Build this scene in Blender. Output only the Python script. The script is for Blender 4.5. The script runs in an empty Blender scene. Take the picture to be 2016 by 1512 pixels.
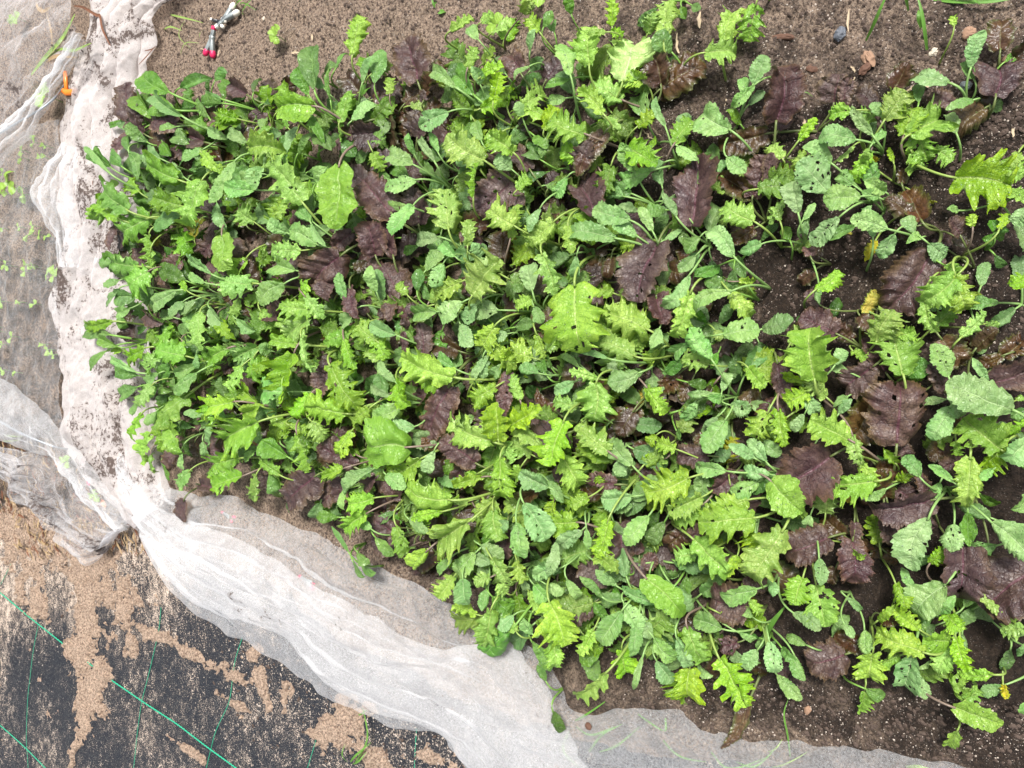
import bpy, math, random
import numpy as np
from mathutils import Vector, Matrix
R = math.radians
rnd = random.Random(7)
nrng = np.random.RandomState(11)

# ------------------------------------------------------------------ camera
H = 1.10
TILT = R(25)
FPX = 1467.0                       # focal length in pixels of the 2016 px wide photograph
sT, cT = math.sin(TILT), math.cos(TILT)
scene = bpy.context.scene
cd = bpy.data.cameras.new('camera'); cam = bpy.data.objects.new('camera', cd)
scene.collection.objects.link(cam)
cd.sensor_width = 36; cd.lens = 36 * FPX / 2016
cd.clip_start = .01; cd.clip_end = 500
vx, vy, vz = Vector((0, -cT, -sT)), Vector((1, 0, 0)), Vector((0, -sT, cT))
m = Matrix((vx, vy, vz)).transposed().to_4x4(); m.translation = (0, 0, H)
cam.matrix_world = m
scene.camera = cam

# ------------------------------------------------------------------ light
SUN_EL, SUN_AZ = R(62), R(115)
w = bpy.data.worlds.new('World'); scene.world = w; w.use_nodes = True
wn = w.node_tree.nodes; wl = w.node_tree.links
bg = wn['Background']; sky = wn.new('ShaderNodeTexSky'); sky.sky_type = 'NISHITA'
sky.sun_disc = False; sky.sun_elevation = SUN_EL; sky.sun_rotation = SUN_AZ
sky.air_density = 1.0; sky.dust_density = 4.0; sky.ozone_density = 1.0
hs = wn.new('ShaderNodeHueSaturation'); hs.inputs['Saturation'].default_value = .35
wl.new(sky.outputs[0], hs.inputs['Color']); wl.new(hs.outputs[0], bg.inputs[0]); bg.inputs[1].default_value = .10
sd = bpy.data.lights.new('sun', 'SUN'); sd.energy = 3.1; sd.angle = R(12); sd.color = (1, .97, .92)
so = bpy.data.objects.new('sun', sd); scene.collection.objects.link(so)
dx, dy, dz = math.sin(SUN_AZ) * math.cos(SUN_EL), math.cos(SUN_AZ) * math.cos(SUN_EL), math.sin(SUN_EL)
so.rotation_euler = Vector((dx, dy, dz)).to_track_quat('Z', 'Y').to_euler()
scene.view_settings.view_transform = 'Standard'; scene.view_settings.look = 'None'
scene.view_settings.exposure = 0.90; scene.view_settings.gamma = 1
scene.cycles.max_bounces = 10; scene.cycles.transparent_max_bounces = 24
scene.cycles.use_denoising = True

def P(px, py, z=0.0):
    """world point at height z seen at photograph pixel px, py"""
    u = (px - 1008) / FPX; v = (756 - py) / FPX
    t = (H - z) / (cT + u * sT)
    return np.array((v * t, (sT - u * cT) * t, z))
def PN(px, py, z):
    u = (np.asarray(px, float) - 1008) / FPX; v = (756 - np.asarray(py, float)) / FPX
    t = (H - z) / (cT + u * sT)
    return np.stack([v * t, (sT - u * cT) * t, z + 0 * t], -1)
def S(p):
    """photograph pixel of a world point"""
    d = (p[0], p[1], p[2] - H)
    depth = d[1] * sT - d[2] * cT
    return 1008 + FPX * (-d[1] * cT - d[2] * sT) / depth, 756 - FPX * d[0] / depth

# ------------------------------------------------------------------ noise helpers
def _hash(ix, iy, seed):
    h = (ix.astype(np.int64) * 374761393 + iy.astype(np.int64) * 668265263 + seed * 1442695041) & 0xffffffff
    h = ((h ^ (h >> 13)) * 1274126177) & 0xffffffff
    return ((h ^ (h >> 16)) & 0xffff) / 65535.0
def vnoise(x, y, seed=0):
    x = np.asarray(x, float); y = np.asarray(y, float)
    ix = np.floor(x); iy = np.floor(y); fx = x - ix; fy = y - iy
    fx = fx * fx * (3 - 2 * fx); fy = fy * fy * (3 - 2 * fy)
    a = _hash(ix, iy, seed); b = _hash(ix + 1, iy, seed); c = _hash(ix, iy + 1, seed); d = _hash(ix + 1, iy + 1, seed)
    return (a * (1 - fx) + b * fx) * (1 - fy) + (c * (1 - fx) + d * fx) * fy - .5
def fbm(x, y, seed=0, octv=4, gain=.5):
    s = 0; a = 1; f = 1
    for k in range(octv):
        s = s + a * vnoise(x * f + 17 * k, y * f - 31 * k, seed + k); a *= gain; f *= 2.03
    return s

# ------------------------------------------------------------------ object helpers
C = scene.collection
def link(name, me, mat=None, parent=None):
    o = bpy.data.objects.new(name, me); C.objects.link(o)
    if mat is not None and me is not None:
        for mm in (mat if isinstance(mat, (list, tuple)) else [mat]): me.materials.append(mm)
    if parent is not None: o.parent = parent
    return o
def mesh(name, v, f, smooth=True, uv=None):
    me = bpy.data.meshes.new(name)
    v = np.asarray(v, np.float32); f = np.asarray(f, np.int32)
    me.vertices.add(len(v)); me.vertices.foreach_set('co', v.ravel())
    k = f.shape[1]
    me.loops.add(f.size); me.loops.foreach_set('vertex_index', f.ravel())
    me.polygons.add(len(f)); me.polygons.foreach_set('loop_start', np.arange(0, f.size, k, dtype=np.int32))
    me.polygons.foreach_set('loop_total', np.full(len(f), k, np.int32))
    me.polygons.foreach_set('use_smooth', np.full(len(f), smooth))
    if uv is not None:
        l = me.uv_layers.new(name='UVMap'); l.data.foreach_set('uv', np.asarray(uv, np.float32)[f.ravel()].ravel())
    me.update(calc_edges=True); me.validate()
    return me
def grid_faces(nu, nv):
    i = np.arange(nu - 1)[:, None]; j = np.arange(nv - 1)[None, :]
    a = i * nv + j
    return np.stack([a, a + nv, a + nv + 1, a + 1], -1).reshape(-1, 4)
def tag(o, label=None, cat=None, group=None, kind=None):
    if label: o['label'] = label
    if cat: o['category'] = cat
    if group: o['group'] = group
    if kind: o['kind'] = kind
    return o
def empty(name, loc):
    o = bpy.data.objects.new(name, None); C.objects.link(o); o.location = loc; o.empty_display_size = .01
    return o
class MB:
    def __init__(s): s.v = []; s.f = []; s.n = 0
    def add(s, v, f):
        v = np.asarray(v, float); f = np.asarray(f, int)
        if f.shape[1] == 3: f = np.concatenate([f, f[:, 2:3]], 1)
        s.v.append(v); s.f.append(f + s.n); s.n += len(v)
    def tube(s, pts, rad, sides=6, flat=1.0):
        pts = np.asarray(pts, float); n = len(pts)
        rad = np.broadcast_to(np.asarray(rad, float), (n,))
        t = np.gradient(pts, axis=0); t /= np.linalg.norm(t, axis=1, keepdims=True) + 1e-9
        ref = np.array((0, 0, 1.)) if abs(t[0][2]) < .9 else np.array((1., 0, 0))
        a = np.cross(t, ref); a /= np.linalg.norm(a, axis=1, keepdims=True) + 1e-9
        b = np.cross(t, a)
        th = np.arange(sides) * 2 * math.pi / sides
        v = pts[:, None] + rad[:, None, None] * (a[:, None] * np.cos(th)[None, :, None] + flat * b[:, None] * np.sin(th)[None, :, None])
        f = []
        for i in range(n - 1):
            for j in range(sides):
                k = (j + 1) % sides
                f.append((i * sides + j, i * sides + k, (i + 1) * sides + k, (i + 1) * sides + j))
        v = v.reshape(-1, 3)
        v = np.concatenate([v, pts[:1], pts[-1:]]); c0, c1 = n * sides, n * sides + 1
        for j in range(sides):
            k = (j + 1) % sides
            f.append((c0, k, j, j)); f.append((c1, (n - 1) * sides + j, (n - 1) * sides + k, (n - 1) * sides + k))
        s.add(v, f)
    def blade(s, pts, wid, up=(0, 0, 1), fold=.3):
        """a thin creased ribbon (grass blade) along pts"""
        pts = np.asarray(pts, float); n = len(pts); wid = np.broadcast_to(np.asarray(wid, float), (n,))
        t = np.gradient(pts, axis=0); t /= np.linalg.norm(t, axis=1, keepdims=True) + 1e-9
        a = np.cross(t, np.array(up)); a /= np.linalg.norm(a, axis=1, keepdims=True) + 1e-9
        b = np.cross(a, t)
        v = np.stack([pts - a * wid[:, None] + b * wid[:, None] * fold, pts, pts + a * wid[:, None] + b * wid[:, None] * fold], 1).reshape(-1, 3)
        s.add(v, grid_faces(n, 3))
    def box(s, c, d, rot=None, bev=.12):
        """a bevelled box: centre, full sizes, 3x3 rotation"""
        d = np.asarray(d, float) / 2; e = bev * d.min() * 2
        v = []
        for zz, ins in ((-1, e), (-1 + 0, 0), (1, 0), (1, e)):
            zc = {0: zz * d[2]}.get(0)
            z = zz * d[2]
            if ins == 0: z = zz * (d[2] - e)
            X, Y = d[0] - ins, d[1] - ins
            k = e * .6
            v += [(X - k, Y, z), (X, Y - k, z), (X, -Y + k, z), (X - k, -Y, z), (-X + k, -Y, z), (-X, -Y + k, z), (-X, Y - k, z), (-X + k, Y, z)]
        v = np.array(v)
        f = []
        for i in range(3):
            for j in range(8):
                k = (j + 1) % 8; f.append((i * 8 + j, (i + 1) * 8 + j, (i + 1) * 8 + k, i * 8 + k))
        v = np.concatenate([v, [(0, 0, -d[2]), (0, 0, d[2])]])
        for j in range(8):
            k = (j + 1) % 8; f.append((32, j, k, k)); f.append((33, 24 + k, 24 + j, 24 + j))
        if rot is not None: v = v @ np.asarray(rot).T
        s.add(v + np.asarray(c), f)
    def build(s, name, mat=None, parent=None, smooth=True):
        v = np.concatenate(s.v); f = np.concatenate(s.f)
        me = bpy.data.meshes.new(name)
        tri = f[:, 2] == f[:, 3]
        lens = np.where(tri, 3, 4)
        loops = np.concatenate([r[:n] for r, n in zip(f, lens)]) if tri.any() else f.ravel()
        me.vertices.add(len(v)); me.vertices.foreach_set('co', v.astype(np.float32).ravel())
        me.loops.add(len(loops)); me.loops.foreach_set('vertex_index', loops.astype(np.int32))
        me.polygons.add(len(f)); st = np.concatenate([[0], np.cumsum(lens)[:-1]])
        me.polygons.foreach_set('loop_start', st.astype(np.int32)); me.polygons.foreach_set('loop_total', lens.astype(np.int32))
        me.polygons.foreach_set('use_smooth', np.full(len(f), smooth))
        me.update(calc_edges=True); me.validate()
        return link(name, me, mat, parent)
def rel(pts, origin): return np.asarray(pts, float) - np.asarray(origin, float)

# ------------------------------------------------------------------ material helper
class NT:
    def __init__(s, name):
        s.m = bpy.data.materials.new(name); s.m.use_nodes = True
        s.t = s.m.node_tree; s.t.nodes.clear(); s.out = s.t.nodes.new('ShaderNodeOutputMaterial')
    def n(s, typ, **kw):
        nd = s.t.nodes.new('ShaderNode' + typ)
        for k, v in kw.items():
            if k.startswith('i_'):
                key = k[2:]; key = int(key) if key.isdigit() else key.replace('_', ' ')
                s.set(nd.inputs[key], v)
            else: setattr(nd, k, v)
        return nd
    def set(s, sock, v):
        if isinstance(v, bpy.types.NodeSocket): s.t.links.new(v, sock)
        elif isinstance(v, bpy.types.Node): s.t.links.new(v.outputs[0], sock)
        elif isinstance(v, tuple) and len(v) == 3 and sock.type == 'RGBA': sock.default_value = (*v, 1)
        else: sock.default_value = v
    def math(s, op, a, b=0.0, c=None, clamp=False):
        nd = s.t.nodes.new('ShaderNodeMath'); nd.operation = op; nd.use_clamp = clamp
        s.set(nd.inputs[0], a); s.set(nd.inputs[1], b)
        if c is not None: s.set(nd.inputs[2], c)
        return nd.outputs[0]
    def mix(s, f, a, b, typ='MIX'):
        nd = s.t.nodes.new('ShaderNodeMix'); nd.data_type = 'RGBA'; nd.blend_type = typ; nd.clamp_factor = True
        s.set(nd.inputs[0], f); s.set(nd.inputs[6], a); s.set(nd.inputs[7], b)
        return nd.outputs[2]
    def ramp(s, f, lo, hi):
        nd = s.t.nodes.new('ShaderNodeMapRange'); nd.interpolation_type = 'SMOOTHSTEP'
        s.set(nd.inputs[0], f); s.set(nd.inputs[1], lo); s.set(nd.inputs[2], hi)
        return nd.outputs[0]
    def noise(s, vec, scale, detail=4, rough=.6, dist=0.0):
        nd = s.n('TexNoise'); s.set(nd.inputs['Vector'], vec); nd.inputs['Scale'].default_value = scale
        nd.inputs['Detail'].default_value = detail; nd.inputs['Roughness'].default_value = rough; nd.inputs['Distortion'].default_value = dist
        return nd.outputs[0]
    def voro(s, vec, scale, feature='F1', out='Distance', rand=1.0):
        nd = s.n('TexVoronoi'); nd.feature = feature; s.set(nd.inputs['Vector'], vec); nd.inputs['Scale'].default_value = scale
        nd.inputs['Randomness'].default_value = rand
        return nd.outputs[out]
    def bump(s, h, strength, dist, normal=None):
        nd = s.n('Bump'); s.set(nd.inputs['Height'], h); nd.inputs['Strength'].default_value = strength; nd.inputs['Distance'].default_value = dist
        if normal is not None: s.set(nd.inputs['Normal'], normal)
        return nd.outputs[0]
    def done(s, sh): s.t.links.new(sh if isinstance(sh, bpy.types.NodeSocket) else sh.outputs[0], s.out.inputs[0]); return s.m

def simple(name, col, rough=.6, noise=.15, scale=60, spec=.4, metal=0, trans=0, coat=0):
    t = NT(name); co = t.n('TexCoord').outputs['Object']
    n = t.noise(co, scale)
    c = t.mix(n, tuple(x * (1 - noise) for x in col), tuple(min(1, x * (1 + noise)) for x in col))
    b = t.n('BsdfPrincipled'); t.set(b.inputs['Base Color'], c); b.inputs['Roughness'].default_value = rough
    b.inputs['Specular IOR Level'].default_value = spec; b.inputs['Metallic'].default_value = metal
    b.inputs['Coat Weight'].default_value = coat
    t.set(b.inputs['Normal'], t.bump(n, .3, .001))
    if trans:
        tr = t.n('BsdfTranslucent'); t.set(tr.inputs[0], c)
        return t.done(t.n('MixShader', i_0=trans, i_1=b, i_2=tr))
    return t.done(b)

def leaf_mat(name, ca, cb, vein, midrib, nveins, under, rough=.4, trans=.3, ret=.5, spot=0.0, edge=None, dew=.5, bump=1.0, edgeamt=0.6, cell=120):
    """leaf blade: uv.x along the midrib, uv.y from margin (0) over midrib (.5) to margin (1)"""
    t = NT(name)
    tc = t.n('TexCoord'); uv = t.n('SeparateXYZ', i_0=tc.outputs['UV']); u, v = uv.outputs[0], uv.outputs[1]
    oi = t.n('ObjectInfo'); rv = oi.outputs['Random']
    a = t.math('ABSOLUTE', t.math('MULTIPLY', t.math('SUBTRACT', v, .5), 2))           # 0 midrib .. 1 margin
    offs = t.n('CombineXYZ'); t.set(offs.inputs[0], t.math('MULTIPLY', rv, 37)); t.set(offs.inputs[1], t.math('MULTIPLY', rv, 91))
    ob = t.n('VectorMath', operation='ADD'); t.set(ob.inputs[0], tc.outputs['Object']); t.set(ob.inputs[1], offs.outputs[0]); ob = ob.outputs[0]
    wob = t.math('MULTIPLY', t.math('SUBTRACT', t.noise(ob, 75, 3), .5), 1.0)
    ph = t.math('ADD', t.math('MULTIPLY', u, nveins), wob)
    # alternate sides half a step apart
    ph = t.math('ADD', ph, t.math('MULTIPLY', t.math('GREATER_THAN', v, .5), .4))
    d = t.math('ABSOLUTE', t.math('SUBTRACT', t.math('FRACT', ph), .5))               # 0 on vein centre
    thin = t.math('ADD', .09, t.math('MULTIPLY', a, -.055))
    sec = t.math('SUBTRACT', 1, t.ramp(d, 0.0, thin)); sec = t.math('MULTIPLY', sec, t.math('SUBTRACT', 1.0, t.math('MULTIPLY', a, .45)))
    mid = t.math('SUBTRACT', 1, t.ramp(a, .015, t.math('SUBTRACT', .075, t.math('MULTIPLY', u, .055))))
    vd = t.voro(ob, 230, 'DISTANCE_TO_EDGE'); retn = t.math('SUBTRACT', 1, t.ramp(vd, .0, .13))
    wv_ = t.n('VectorMath', operation='ADD'); t.set(wv_.inputs[0], ob); nz_ = t.n('TexNoise'); t.set(nz_.inputs['Vector'], ob); nz_.inputs['Scale'].default_value = 120; sc_ = t.n('VectorMath', operation='SCALE'); t.set(sc_.inputs[0], nz_.outputs['Color']); sc_.inputs['Scale'].default_value = .012; t.set(wv_.inputs[1], sc_.outputs[0])
    vd2 = t.voro(wv_.outputs[0], cell, 'DISTANCE_TO_EDGE'); ret2 = t.math('SUBTRACT', 1, t.ramp(vd2, .0, .10))
    n1 = t.noise(ob, 28, 3); n2 = t.noise(ob, 160, 3)
    base = t.mix(t.ramp(t.math('ADD', t.math('MULTIPLY', n1, .7), t.math('MULTIPLY', n2, .3)), .35, .65), ca, cb)
    if edge is not None:
        base = t.mix(t.math('MULTIPLY', t.ramp(t.math('ADD', a, t.math('MULTIPLY', t.math('SUBTRACT', n1, .5), 1.1)), .55, 1.05), edgeamt), base, edge)
    hv = t.n('HueSaturation'); t.set(hv.inputs['Color'], base)
    t.set(hv.inputs['Hue'], t.math('ADD', .485, t.math('MULTIPLY', rv, .03)))
    t.set(hv.inputs['Value'], t.math('ADD', .8, t.math('MULTIPLY', t.math('FRACT', t.math('MULTIPLY', rv, 7.3)), .4)))
    t.set(hv.inputs['Saturation'], t.math('ADD', .86, t.math('MULTIPLY', t.math('FRACT', t.math('MULTIPLY', rv, 13.7)), .24)))
    col = t.mix(t.math('MULTIPLY', retn, ret * .45), hv.outputs[0], vein)
    col = t.mix(t.math('MULTIPLY', ret2, ret * .42), col, vein)
    col = t.mix(t.math('MULTIPLY', sec, .45), col, vein if ret > .6 else midrib)
    col = t.mix(t.math('MULTIPLY', mid, .62), col, midrib)
    if spot:
        sp = t.ramp(t.noise(ob, 340, 2), .67, .74); col = t.mix(t.math('MULTIPLY', sp, spot), col, (.03, .025, .01))
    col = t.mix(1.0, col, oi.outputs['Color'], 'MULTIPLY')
    geo = t.n('NewGeometry'); col = t.mix(geo.outputs['Backfacing'], col, t.mix(.55, col, under))
    # dew beads
    dv = t.n('TexVoronoi'); t.set(dv.inputs['Vector'], ob); dv.inputs['Scale'].default_value = 260
    seld = t.math('GREATER_THAN', t.n('SeparateColor', i_0=dv.outputs['Color']).outputs[0], 1 - dew * .33)
    region = t.ramp(t.noise(ob, 30, 1), .42, .56)
    bead = t.math('MULTIPLY', t.math('MULTIPLY', t.math('SUBTRACT', 1, t.ramp(dv.outputs['Distance'], .1, .30)), seld), region)
    h = t.math('ADD', t.math('MULTIPLY', sec, -.9), t.math('MULTIPLY', ret2, -.55))
    h = t.math('ADD', h, t.math('MULTIPLY', retn, -.35)); h = t.math('ADD', h, t.math('MULTIPLY', mid, -1.0))
    h = t.math('ADD', h, t.math('MULTIPLY', n2, .6))
    nb = t.bump(h, .75 * bump, .0011)
    nb2 = t.bump(bead, 1.0, .0022, nb)
    b = t.n('BsdfPrincipled'); t.set(b.inputs['Base Color'], t.mix(t.math('MULTIPLY', bead, .35), col, (.75, .85, .8)))
    t.set(b.inputs['Roughness'], t.math('ADD', t.math('MULTIPLY', bead, -rough * .85), t.math('ADD', rough, t.math('MULTIPLY', t.math('SUBTRACT', n2, .5), .25))))
    b.inputs['Specular IOR Level'].default_value = .5
    t.set(b.inputs['Normal'], nb2)
    tr = t.n('BsdfTranslucent'); t.set(tr.inputs[0], t.mix(.5, col, t.mix(1.0, col, (1.0, 1.0, .35), 'MULTIPLY'))); t.set(tr.inputs['Normal'], nb)
    return t.done(t.n('MixShader', i_0=trans, i_1=b, i_2=tr))

M = {}
M['L'] = leaf_mat('frilly_lime_leaf', (.22, .40, .038), (.36, .56, .085), (.15, .33, .03), (.46, .60, .18), 4, (.42, .60, .22), .34, .30, .85, .35, edge=(.40, .58, .05), dew=.55, edgeamt=.5)
M['W'] = leaf_mat('pale_leaf_underside', (.46, .62, .20), (.52, .68, .26), (.36, .52, .15), (.66, .76, .42), 4, (.5, .66, .3), .5, .3, .7, .05, dew=.1)
M['S'] = leaf_mat('smooth_lime_leaf', (.21, .40, .040), (.32, .52, .08), (.17, .38, .035), (.45, .60, .20), 5, (.42, .60, .24), .36, .28, .75, .15, dew=.7)
M['K'] = leaf_mat('blue_green_leaf', (.145, .31, .072), (.26, .43, .130), (.28, .46, .19), (.46, .62, .30), 6, (.26, .46, .28), .42, .22, .45, .12, dew=.35, bump=1.0)
M['G'] = leaf_mat('mid_green_leaf', (.085, .20, .028), (.15, .30, .045), (.14, .34, .08), (.30, .50, .16), 5, (.2, .4, .14), .33, .25, .4, .1, dew=.5)
M['P'] = leaf_mat('purple_leaf', (.066, .032, .032), (.125, .078, .062), (.018, .007, .010), (.11, .032, .052), 4, (.18, .15, .10), .46, .10, .9, 0, edge=(.13, .080, .035), dew=.10, edgeamt=.75, bump=.8, cell=85)
M['D'] = leaf_mat('bronze_leaf', (.065, .028, .013), (.115, .070, .026), (.028, .014, .009), (.15, .13, .05), 4, (.15, .15, .06), .33, .15, .85, .2, edge=(.075, .10, .022), dew=.08, edgeamt=.8, bump=.5, cell=80)
M['Y'] = leaf_mat('yellowed_leaf', (.50, .52, .05), (.62, .44, .05), (.40, .42, .04), (.65, .62, .2), 4, (.6, .55, .15), .45, .3, .5, .8, edge=(.20, .34, .04), dew=.2, edgeamt=.9)
stalk_m = {k: simple(n, c, .38, .2, 90, .5, trans=.15) for k, n, c in (
    ('L', 'lime_stalk', (.27, .38, .085)), ('K', 'green_stalk', (.24, .40, .12)), ('G', 'fresh_stalk', (.20, .38, .07)), ('P', 'purple_stalk', (.15, .19, .06)), ('R', 'violet_stalk', (.23, .17, .13)))}

# ------------------------------------------------------------------ soil
def soil_mat(name, lift=0.0, pale=1.0):
    t = NT(name); geo = t.n('NewGeometry'); p = geo.outputs['Position']
    sx = t.n('SeparateXYZ', i_0=p)
    n0 = t.noise(p, 3.2, 3, .6); n1 = t.noise(p, 26, 6, .7, .6); n2 = t.noise(p, 230, 6, .8, .4); n3 = t.noise(p, 620, 2, .6)
    # dry crust towards the far end and the bed's two edges, moist in the near middle
    dry = t.math('SUBTRACT', t.ramp(sx.outputs[1], .05, 1.15), t.math('MULTIPLY', t.ramp(sx.outputs[1], 1.40, 1.52), .45))
    edge = t.ramp(t.math('ABSOLUTE', t.math('ADD', sx.outputs[0], .03)), .30, .52)
    dryness = t.math('ADD', t.math('ADD', t.math('MULTIPLY', dry, .80), t.math('MULTIPLY', edge, .42)), t.math('MULTIPLY', t.math('SUBTRACT', n0, .5), .9))
    dryness = t.math('ADD', dryness, lift)
    c = t.mix(t.ramp(n2, .36, .66), (.014, .009, .007), (.100, .066, .045))
    cd_ = t.mix(t.ramp(n2, .38, .60), tuple(q * pale for q in (.085, .055, .040)), tuple(q * (1 + (pale - 1) * .33) for q in (.52, .385, .285)))
    c = t.mix(t.math('MULTIPLY', t.ramp(t.noise(p, 75, 3, .7, 1.0), .40, .62), .55), t.mix(.62, c, (.03, .02, .015)), c)
    c = t.mix(t.ramp(t.math('ADD', t.math('MULTIPLY', t.math('SUBTRACT', n1, .5), 2.2), dryness), .15, .95), c, cd_)
    vc = t.n('TexVoronoi'); t.set(vc.inputs['Vector'], p); vc.inputs['Scale'].default_value = 520
    rc = t.n('SeparateColor', i_0=vc.outputs['Color'])
    grit = t.math('MULTIPLY', t.math('GREATER_THAN', rc.outputs[0], .80), t.math('SUBTRACT', 1, t.ramp(vc.outputs['Distance'], .18, .42)))
    c = t.mix(t.math('MULTIPLY', grit, t.math('ADD', .35, t.math('MULTIPLY', dryness, .4), clamp=True)), c, (.48, .42, .37))
    vb = t.n('TexVoronoi'); t.set(vb.inputs['Vector'], p); vb.inputs['Scale'].default_value = 240
    rb = t.n('SeparateColor', i_0=vb.outputs['Color'])
    dk = t.math('MULTIPLY', t.math('GREATER_THAN', rb.outputs[1], .88), t.math('SUBTRACT', 1, t.ramp(vb.outputs['Distance'], .25, .5)))
    c = t.mix(t.math('MULTIPLY', dk, .0), c, (.022, .014, .010))
    b = t.n('BsdfPrincipled'); t.set(b.inputs['Base Color'], c)
    t.set(b.inputs['Roughness'], t.math('ADD', .62, t.math('MULTIPLY', dryness, .25), clamp=True)); b.inputs['Specular IOR Level'].default_value = .35
    h = t.math('ADD', t.math('MULTIPLY', n1, 6), t.math('ADD', t.math('MULTIPLY', n2, 2.2), t.math('MULTIPLY', n3, 1.2)))
    h = t.math('ADD', h, t.math('MULTIPLY', grit, .5))
    t.set(b.inputs['Normal'], t.bump(h, 1.0, .0045))
    return t.done(b)
M['soil'] = soil_mat('bed_soil', .08)
M['soil_dry'] = soil_mat('dry_spilled_soil', 1.8, 2.6)

def ground_z(X, Y):
    """soil relief: raised bed, dropping under the path fabric (towards -x) """
    bed = 1 / (1 + np.exp(-(X - fabric_edge(Y)) / .02))
    z = .030 * bed - .012
    z = z + .014 * fbm(X * 7, Y * 7, 3, 4) + .010 * fbm(X * 30, Y * 30, 9, 3, .6) * bed
    return z
_fe = [(P(px, py)[1], P(px, py)[0]) for px, py in ((-200, 1000), (0, 985), (150, 1020), (300, 1040), (500, 1120), (700, 1260), (900, 1370), (1150, 1460), (1400, 1512), (2100, 1600))]
_fe.sort(); _fy = np.array([a for a, b in _fe]); _fx = np.array([b for a, b in _fe])
def fabric_edge(Y): return np.interp(Y, _fy, _fx)

NX, NY = 620, 560
ys = np.linspace(-.7, 2.9, NX); xs = np.linspace(-1.5, 1.5, NY)
YY, XX = np.meshgrid(ys, xs, indexing='ij')
ZZ = ground_z(XX, YY)
edgef = np.clip(np.minimum.reduce([YY + .7, 2.9 - YY, XX + 1.5, 1.5 - XX]) / .25, 0, 1)
ZZ = ZZ * edgef - .05 * (1 - edgef)
tag(link('ground', mesh('ground', np.stack([XX, YY, ZZ], -1).reshape(-1, 3), grid_faces(NX, NY)[:, ::-1]), M['soil']), 'brown sandy soil of the bed', kind='structure')
g = np.linspace(-60, 60, 61); GY, GX = np.meshgrid(g, g, indexing='ij')
tag(link('terrain', mesh('terrain', np.stack([GX, GY, -.062 + 0 * GX], -1).reshape(-1, 3), grid_faces(61, 61)[:, ::-1]), M['soil']), 'open field soil around the beds', kind='structure')

# crumbs and grit lying loose on the soil, one uncountable mass
ico = np.array([(0, 0, 1), (.9, 0, .1), (.28, .86, .1), (-.73, .53, .1), (-.73, -.53, .1), (.28, -.86, .1), (0, 0, -.8)])
icof = np.array([(0, 1, 2), (0, 2, 3), (0, 3, 4), (0, 4, 5), (0, 5, 1), (6, 2, 1), (6, 3, 2), (6, 4, 3), (6, 5, 4), (6, 1, 5)])
def crumbs(name, n, region, smin, smax, mat, label, seed, stretch=1.6):
    rg = np.random.RandomState(seed); V = []; F = []; k = 0
    while k < n:
        px, py = region(rg); p = P(px, py, .01)
        z = float(ground_z(np.array(p[0]), np.array(p[1])))
        if p[0] < fabric_edge(p[1]): z = .006
        s = smin + (smax - smin) * rg.rand() ** 3
        sc = np.array((s * rg.uniform(.8, stretch), s, s * rg.uniform(.5, .9)))
        a = rg.rand() * 6.28; ca, sa = math.cos(a), math.sin(a)
        v = (ico * rg.uniform(.75, 1.2, (7, 1))) * sc
        v = np.stack([v[:, 0] * ca - v[:, 1] * sa, v[:, 0] * sa + v[:, 1] * ca, v[:, 2]], -1) + (p[0], p[1], z + s * .25)
        V.append(v); F.append(icof + 7 * k); k += 1
    o = link(name, mesh(name, np.concatenate(V), np.concatenate(F), False), mat)
    return tag(o, label, kind='stuff')
def reg_soil(rg):
    while True:
        r = rg.rand()
        if r < .55: return rg.uniform(330, 2050), rg.uniform(-30, 330)
        if r < .8: return rg.uniform(1150, 2050), rg.uniform(150, 700)
        x = rg.uniform(600, 2050); return x, np.interp(x, [600, 900, 1200, 1500, 2050], [1010, 1150, 1330, 1400, 1440]) + rg.uniform(-60, 60)
M['crumb'] = simple('soil_crumb', (.072, .050, .039), .85, .6, 300)
M['grit'] = simple('pale_grit', (.40, .34, .29), .75, .4, 300)
crumbs('soil_crumbs', 15000, reg_soil, .0006, .0038, M['crumb'], 'brown soil crumbs and bark bits scattered over the bare soil', 5)
crumbs('sand_grit', 9000, reg_soil, .0005, .0016, M['grit'], 'pale sand grains and grit scattered over the soil', 6, 1.3)

def reg_path(rg):
    x = rg.uniform(-20, 900); lo = np.interp(x, [0, 280, 400, 600, 900], [1000, 1050, 1200, 1330, 1460]); return x, lo + abs(rg.normal(0, 110)) + 5
crumbs('fabric_crumbs', 4500, reg_path, .0005, .0020, M['grit'], 'pale dry crumbs strewn over the black fabric', 61, 1.8)
crumbs('fabric_bark', 500, reg_path, .0008, .0038, M['crumb'], 'dark bark crumbs strewn over the black fabric', 62, 2.2)
# ------------------------------------------------------------------ path fabric with its green threads
t = NT('woven_fabric'); p = t.n('NewGeometry').outputs['Position']
mp = t.n('Mapping'); t.set(mp.inputs[0], p); mp.inputs['Rotation'].default_value = (0, 0, R(-33))
wv = t.n('TexWave'); wv.bands_direction = 'X'; t.set(wv.inputs[0], mp.outputs[0]); wv.inputs['Scale'].default_value = 120; wv.inputs['Distortion'].default_value = .4
wv2 = t.n('TexWave'); wv2.bands_direction = 'Y'; t.set(wv2.inputs[0], mp.outputs[0]); wv2.inputs['Scale'].default_value = 120; wv2.inputs['Distortion'].default_value = .4
wvm = t.math('MULTIPLY', wv.outputs[1], wv2.outputs[1])
st = t.n('Mapping'); t.set(st.inputs[0], p); st.inputs['Scale'].default_value = (.75, 1.15, 1); st.inputs['Rotation'].default_value = (0, 0, R(20))
n0 = t.noise(st.outputs[0], 5, 4, .65); n1 = t.noise(st.outputs[0], 60, 8, .8, .3); n2 = t.noise(p, 480, 3, .7)
sxy = t.n('SeparateXYZ', i_0=p)
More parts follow.
